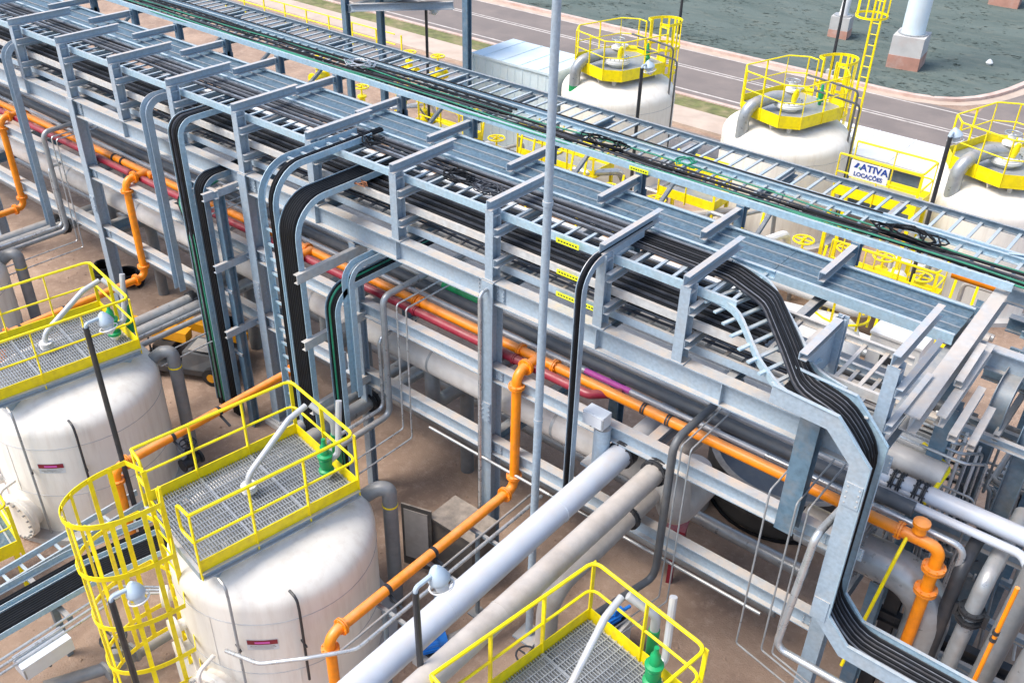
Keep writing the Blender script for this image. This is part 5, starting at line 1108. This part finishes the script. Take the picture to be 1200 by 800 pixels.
# tall yellow ladder behind the middle far tank
yl = thing('tall_ladder', 'tall thin yellow ladder rising past the top beside the middle far tank', 'ladder', (12.95, 17.5, 0))
for dx in (-0.12, 0.12): part('stile', MB().bar((12.95 + dx, 17.5, 0.1), (12.95 + dx, 17.5, 9.0), 0.05, 0.06, (0, 1, 0)), 'yellow', yl)
repeat('rung', MB().tube([(-0.12, 0, 0), (0.12, 0, 0)], 0.015, 6).mesh('rung', 'yellow'), yl, [(12.95, 17.5, 0.4 + 0.3 * i) for i in range(28)])
for z in (6.4, 7.3, 8.2):
    part('hoop', hoop_band([V((12.95 + 0.42 * math.cos(k), 17.5 - 0.45 + 0.45 * math.sin(k), z)) for k in [R(90) + i * R(18) for i in range(21)]], 0.06, 0.01), 'yellow', yl)
for k in (R(180), R(230), R(270), R(310), R(0)): part('cage_bar', MB().bar((12.95 + 0.415 * math.cos(k), 17.05 + 0.445 * math.sin(k), 6.4), (12.95 + 0.415 * math.cos(k), 17.05 + 0.445 * math.sin(k), 8.2), 0.04, 0.012), 'yellow', yl)
part('wall_tie', MB().bar((12.95, 17.5, 3.0), (12.2, 17.3, 3.0), 0.05, 0.05), 'yellow', yl)
# canopy posts at the top
cp = thing('canopy', 'dark roofed steel canopy at the top left of centre', 'canopy', (-1.2, 12.2, 0))
for x, y in ((-2.65, 12.0), (-1.95, 12.9), (2.75, 12.0)): part('column', H((x, y, 0), (x, y, 6.6), 0.2, 0.2, (0, 1, 0)), 'rack_blue', cp)
part('beam', MB().ibeam((-2.5, 12.0, 4.9), (-2.5, 16, 4.9), 0.16, 0.26), 'galv', cp)
part('beam', MB().ibeam((-2.4, 12.0, 4.95), (0.9, 13.4, 5.35), 0.16, 0.24), 'galv', cp)
part('roof', MB().box((-1.6, 13.9, 5.6), (4.0, 3.4, 0.12)), 'black_steel', cp)
# yellow fence along the pavement
fn = thing('guard_rail', 'yellow post and rail fence beside the pavement at the top left', 'fence', (-18, 20.3, 0))
for z in (1.0, 0.55): part('rail', MB().tube([(-40, 20.3, z), (-9, 20.3, z)], 0.03, 8), 'yellow', fn)
for i in range(20): part('post', MB().bar((-39 + i * 1.6, 20.3, 0), (-39 + i * 1.6, 20.3, 1.03), 0.06, 0.05), 'yellow', fn)
# parked car glimpsed at the top left
car = thing('parked_car', 'dark parked car at the very top beside the verge', 'car', (-17.5, 26.8, 0))
body = [(-2.1, .35), (2.1, .35), (2.1, .75), (1.5, .9), (.9, 1.4), (-.9, 1.42), (-1.6, .95), (-2.1, .85)]
part('body', MB().add([(-17.5 + a, 26.0, b) for a, b in body] + [(-17.5 + a, 27.7, b) for a, b in body], [tuple(range(8)), tuple(range(15, 7, -1))] + [(i, (i + 1) % 8, 8 + (i + 1) % 8, 8 + i) for i in range(8)]), 'black_steel', car)
part('windscreen', MB().plate([(-16.55, 26.1, 1.36), (-16.0, 26.1, .95), (-16.0, 27.6, .95), (-16.55, 27.6, 1.36)], (0.7, 0, .7), 0.02), 'lens', car)
for dx in (-1.3, 1.3):
    for y in (26.0, 27.7): part('wheel', MB().lathe((-17.5 + dx, y - 0.1, 0.33), (0, 1, 0), [(0.15, 0), (0.33, 0.02), (0.33, 0.18), (0.15, 0.2)], 18), 'tyre', car)

# ------------------------------------------------------------------ manifold between rack and far tanks
names = ['first', 'second', 'third', 'fourth', 'fifth', 'sixth']
pipe('white_pipe', 'white banded pipe on the ground between rack and far tanks', [(11.0, 11.6, 1.0), (15.6, 11.5, 1.0), (16.3, 11.5, 1.0), (16.3, 13.5, 1.0)], 0.3, 'white_paint', 0.5, n=22,
     bands=[((x, 11.58, 1.0), (x + 0.12, 11.58, 1.0), 'black_steel', 1.04) for x in (13.1, 13.45, 14.4, 14.75)])
for k, (y, z, r, m) in enumerate(((10.4, 0.5, 0.12, 'steel_pipe'), (10.9, 0.5, 0.16, 'white_paint'), (12.6, 0.7, 0.14, 'insulation'), (13.2, 0.45, 0.1, 'steel_pipe'), (9.4, 0.5, 0.2, 'grey_pipe'), (7.6, 0.6, 0.14, 'insulation'))):
    pipe('ground_pipe', ['steel grey ground pipe behind the rack, third from the rack', 'white ground pipe behind the rack, fourth from the rack', 'beige ground pipe behind the rack, fifth from the rack', 'thin steel ground pipe behind the rack, farthest from the rack', 'thick dark grey ground pipe behind the rack, second from the rack', 'beige ground pipe behind the rack, nearest the rack'][k], [(-12, y, z), (19, y, z)], r, m, 0, group='ground manifold pipes behind the rack')
# vertical white vessel with a yellow hand-rail ring
vs = thing('vessel', 'pale horizontal vessel with round end and yellow rail inside the right bay', 'vessel', (16.0, 8.6, 0))
part('shell', MB().lathe((14.9, 8.2, 1.15), (1, 0.25, 0), [(0.02, -0.35), (0.5, -0.28), (0.85, -0.1), (1.0, 0.15), (1.0, 1.9), (0.85, 2.15), (0.5, 2.33), (0.02, 2.4)], 36), 'tank_white', vs)
for x in (0.15, 1.9): part('weld_seam', MB().lathe((14.9, 8.2, 1.15) if False else V((14.9, 8.2, 1.15)) + V((1, 0.25, 0)).normalized() * x, (1, 0.25, 0), [(1.002, 0), (1.012, 0.015), (1.002, 0.03)], 36, False), 'grey_white', vs)
for x in (15.3, 16.4): part('saddle', MB().box((x, 8.4, 0.25), (0.25, 1.5, 0.5)), 'concrete', vs)
rr_ = [V((16.5 + 0.62 * math.cos(k), 9.0 + 0.55 * math.sin(k), 0)) for k in [i * math.pi / 10 for i in range(20)]]
for z in (2.15, 2.75): part('rail_ring', MB().tube([p + V((0, 0, z)) for p in rr_], 0.028, 8, closed=True), 'yellow', vs)
for i in range(0, 20, 3): part('rail_post', MB().bar(rr_[i] + V((0, 0, 2.0)), rr_[i] + V((0, 0, 2.77)), 0.05, 0.02), 'yellow', vs)
bx = thing('white_box', 'white equipment box right of the yellow rail ring', 'equipment box', (17.7, 9.5, 0))
part('housing', MB().box((17.75, 9.7, 0.95), (1.1, 1.0, 1.7)), 'white_paint', bx)
part('lid', MB().box((17.75, 9.7, 1.83), (1.16, 1.06, 0.06)), 'white_paint', bx)
part('vent', MB().box((17.75, 9.19, 1.3), (0.5, 0.03, 0.3)), 'black_steel', bx)
part('plinth', MB().box((17.75, 9.7, 0.05), (1.3, 1.2, 0.1)), 'concrete', bx)
# yellow valves and pumps, one beside the other
vx = [(-7.5, 14.6), (-5.4, 17.6), (-4.2, 18.0), (-3.7, 13.4), (-1.0, 13.9), (0.9, 13.9), (3.2, 12.9), (5.2, 13.3), (7.1, 12.5), (8.1, 12.2), (9.6, 12.4), (13.9, 12.9), (15.0, 13.2), (15.9, 13.4), (17.0, 13.0)]
ordn = ['first', 'second', 'third', 'fourth', 'fifth', 'sixth', 'seventh', 'eighth', 'ninth', 'tenth', 'eleventh', 'twelfth', 'thirteenth', 'fourteenth', 'fifteenth']
for k, (x, y) in enumerate(vx):
    valve_set('yellow valve on the far manifold, %s from the left' % ordn[k], (x, y, 0.75), 'yellow', 'yellow valves on the far manifold', 1.7, 'yellow', (1, 0, 0) if k % 2 else (0, 1, 0))
# yellow railed walkways around the manifold
def walkway(label, x0, x1, y0, y1, z):
    t = thing('access_platform', label, 'platform', ((x0 + x1) / 2, (y0 + y1) / 2, 0))
    P = lambda u, v, zz: V(((x0 + x1) / 2 + u, (y0 + y1) / 2 + v, zz)); a, b = (x1 - x0) / 2, (y1 - y0) / 2
    part('deck', MB().box(((x0 + x1) / 2, (y0 + y1) / 2, z - 0.03), (x1 - x0, y1 - y0, 0.05)), 'grating', t)
    handrail(t, P, [(-a, -b), (a, -b), (a, b), (-a, b)], z, 1.0, r=0.03, pw=0.07)
    for u in (-a, a):
        for v in (-b, b): part('leg', MB().bar(P(u * 0.97, v * 0.97, 0), P(u * 0.97, v * 0.97, z - 0.05), 0.09, 0.09), 'yellow', t)
    return t
walkway('yellow railed platform in front of the far tank near the container', 4.4, 7.3, 12.5, 13.6, 1.5)
walkway('yellow railed platform between the middle and right far tanks', 14.2, 16.3, 13.4, 14.5, 2.9)
walkway('yellow railed platform seen through the ladder trays at the right', 15.0, 17.6, 11.9, 12.8, 1.3)
# sign on the railing
sg = thing('sign', 'white company sign with blue lettering on the far yellow railing', 'sign', (15.0, 13.34, 3.4))
part('board', MB().box((15.02, 13.36, 3.62), (0.98, 0.02, 0.44)), 'white_paint', sg)
def text(s, c, size, m, parent, sx=1.0, rot=(R(90), 0, 0), name='lettering'):
    cu = bpy.data.curves.new('lettering', 'FONT'); cu.body = s; cu.size = size; cu.extrude = 0.002; cu.align_x = 'CENTER'; cu.align_y = 'CENTER'
    cu.offset = 0.006 * size / 0.2
    o = bpy.data.objects.new('tmp', cu); COL.objects.link(o)
    me = bpy.data.meshes.new_from_object(o.evaluated_get(bpy.context.evaluated_depsgraph_get()))
    bpy.data.objects.remove(o); bpy.data.curves.remove(cu); me.materials.clear(); me.materials.append(MATS[m])
    k = new(name, me, parent, V(c) - wloc(parent), rot); k.scale = (sx, 1, 1); return k
text('ATIVA', (15.14, 13.345, 3.71), 0.24, 'ink_blue', sg, 1.05)
text('LOCAÇÕES', (15.02, 13.345, 3.50), 0.15, 'ink_blue', sg, 0.95)
part('emblem', MB().plate([(14.62, 13.349, 3.66), (14.70, 13.349, 3.66), (14.76, 13.349, 3.78), (14.70, 13.349, 3.80)], (0, -1, 0), 0.004), 'ink_blue', sg)
part('emblem', MB().plate([(14.74, 13.349, 3.66), (14.80, 13.349, 3.66), (14.78, 13.349, 3.72)], (0, -1, 0), 0.004), 'green', sg)
# yellow stickers on tray rails
tags = [((13.43, 5.012, 6.385), 0, 'beside the loose black cable'), ((14.0, 3.964, 6.385), 0, 'on the near rail of the far trays'), ((15.28, 0.105, 6.88), 0, 'on the top front tray right of the mast'), ((15.32, 0.105, 6.385), 0, 'on the middle front tray right of the mast'), ((15.3, 0.145, 5.99), 0, 'on the bottom front tray right of the mast'), ((15.75, 0.145, 5.99), 0, 'on the bottom front tray beside the slim black riser'), ((14.85, 2.594, 6.05), 0, 'on the ribbed duct rail'), ((15.45, 2.594, 6.05), 0, 'on the ribbed duct behind a frame head')]
for p, a, lab in tags:
    s = thing('tag_sticker', 'yellow identification sticker ' + lab, 'sticker', p)
    part('plate', MB().box(p, (0.40, 0.006, 0.075)), 'label_yellow', s)
    for k in range(7): part('mark', MB().box((p[0] - 0.15 + 0.05 * k, p[1] - 0.005, p[2]), (0.03, 0.003, 0.02)), 'ink_black', s)

# more yellow steelwork and small lines in front of the far tanks
def stand(label, x, y, z, w=0.5):
    t = thing('ladder_stand', label, 'ladder', (x, y, 0), 'yellow step ladders at the far manifold')
    for dx in (-w / 2, w / 2): part('stile', MB().bar((x + dx, y - 0.3, 0), (x + dx, y + 0.1, z + 0.9), 0.06, 0.04, (0, 1, 0)), 'yellow', t)
    for i in range(int(z / 0.28)): part('step', MB().box((x, y - 0.3 + 0.4 * (0.28 * i + .2) / (z + .9), 0.2 + 0.28 * i), (w - 0.05, 0.14, 0.03)), 'yellow', t)
for k, (x, y, z) in enumerate(((5.0, 12.2, 1.4), (6.9, 12.3, 1.4), (8.9, 12.0, 1.2), (12.6, 12.4, 1.3), (15.2, 11.6, 1.3), (16.9, 11.6, 1.3), (18.2, 12.2, 1.4), (-2.4, 14.2, 1.1), (1.8, 13.6, 1.2))):
    stand('yellow step ladder at the far manifold, %s in the row' % ordn[k], x, y, z)
rq = random.Random(41)
zone = ['near the canopy', 'below the container', 'before the left far tank', 'between the far tanks', 'before the middle far tank', 'left of the sign', 'under the sign', 'before the right far tank']
mq = ['steel_pipe', 'white_paint', 'conduit', 'insulation', 'grey_pipe', 'white_paint', 'steel_pipe', 'conduit']
for k in range(24):
    x = -4 + k * 0.95; y = rq.uniform(10.8, 14.0); z = rq.uniform(0.7, 1.7); r_ = rq.choice((0.04, 0.06, 0.08, 0.11))
    pipe('riser_pipe', '%s short pipe loop %s' % (['upper', 'middle', 'lower'][k % 3], zone[k // 3]), [(x, y, 0), (x, y, z), (x + rq.uniform(.4, 1.2), y, z), (x + 1.3, y + rq.uniform(.6, 1.6), z), (x + 1.3, y + 1.7, 0.2)], r_, mq[(k * 5) % 8], r_ * 2.5, n=10, flanges=[((x, y, z * 0.5), (0, 0, 1))], group='short pipe loops at the far manifold')
walkway('small yellow railed platform below the container', 0.2, 2.2, 12.4, 13.3, 1.2)
walkway('small yellow railed platform in front of the middle far tank', 9.4, 11.2, 12.8, 13.7, 1.6)
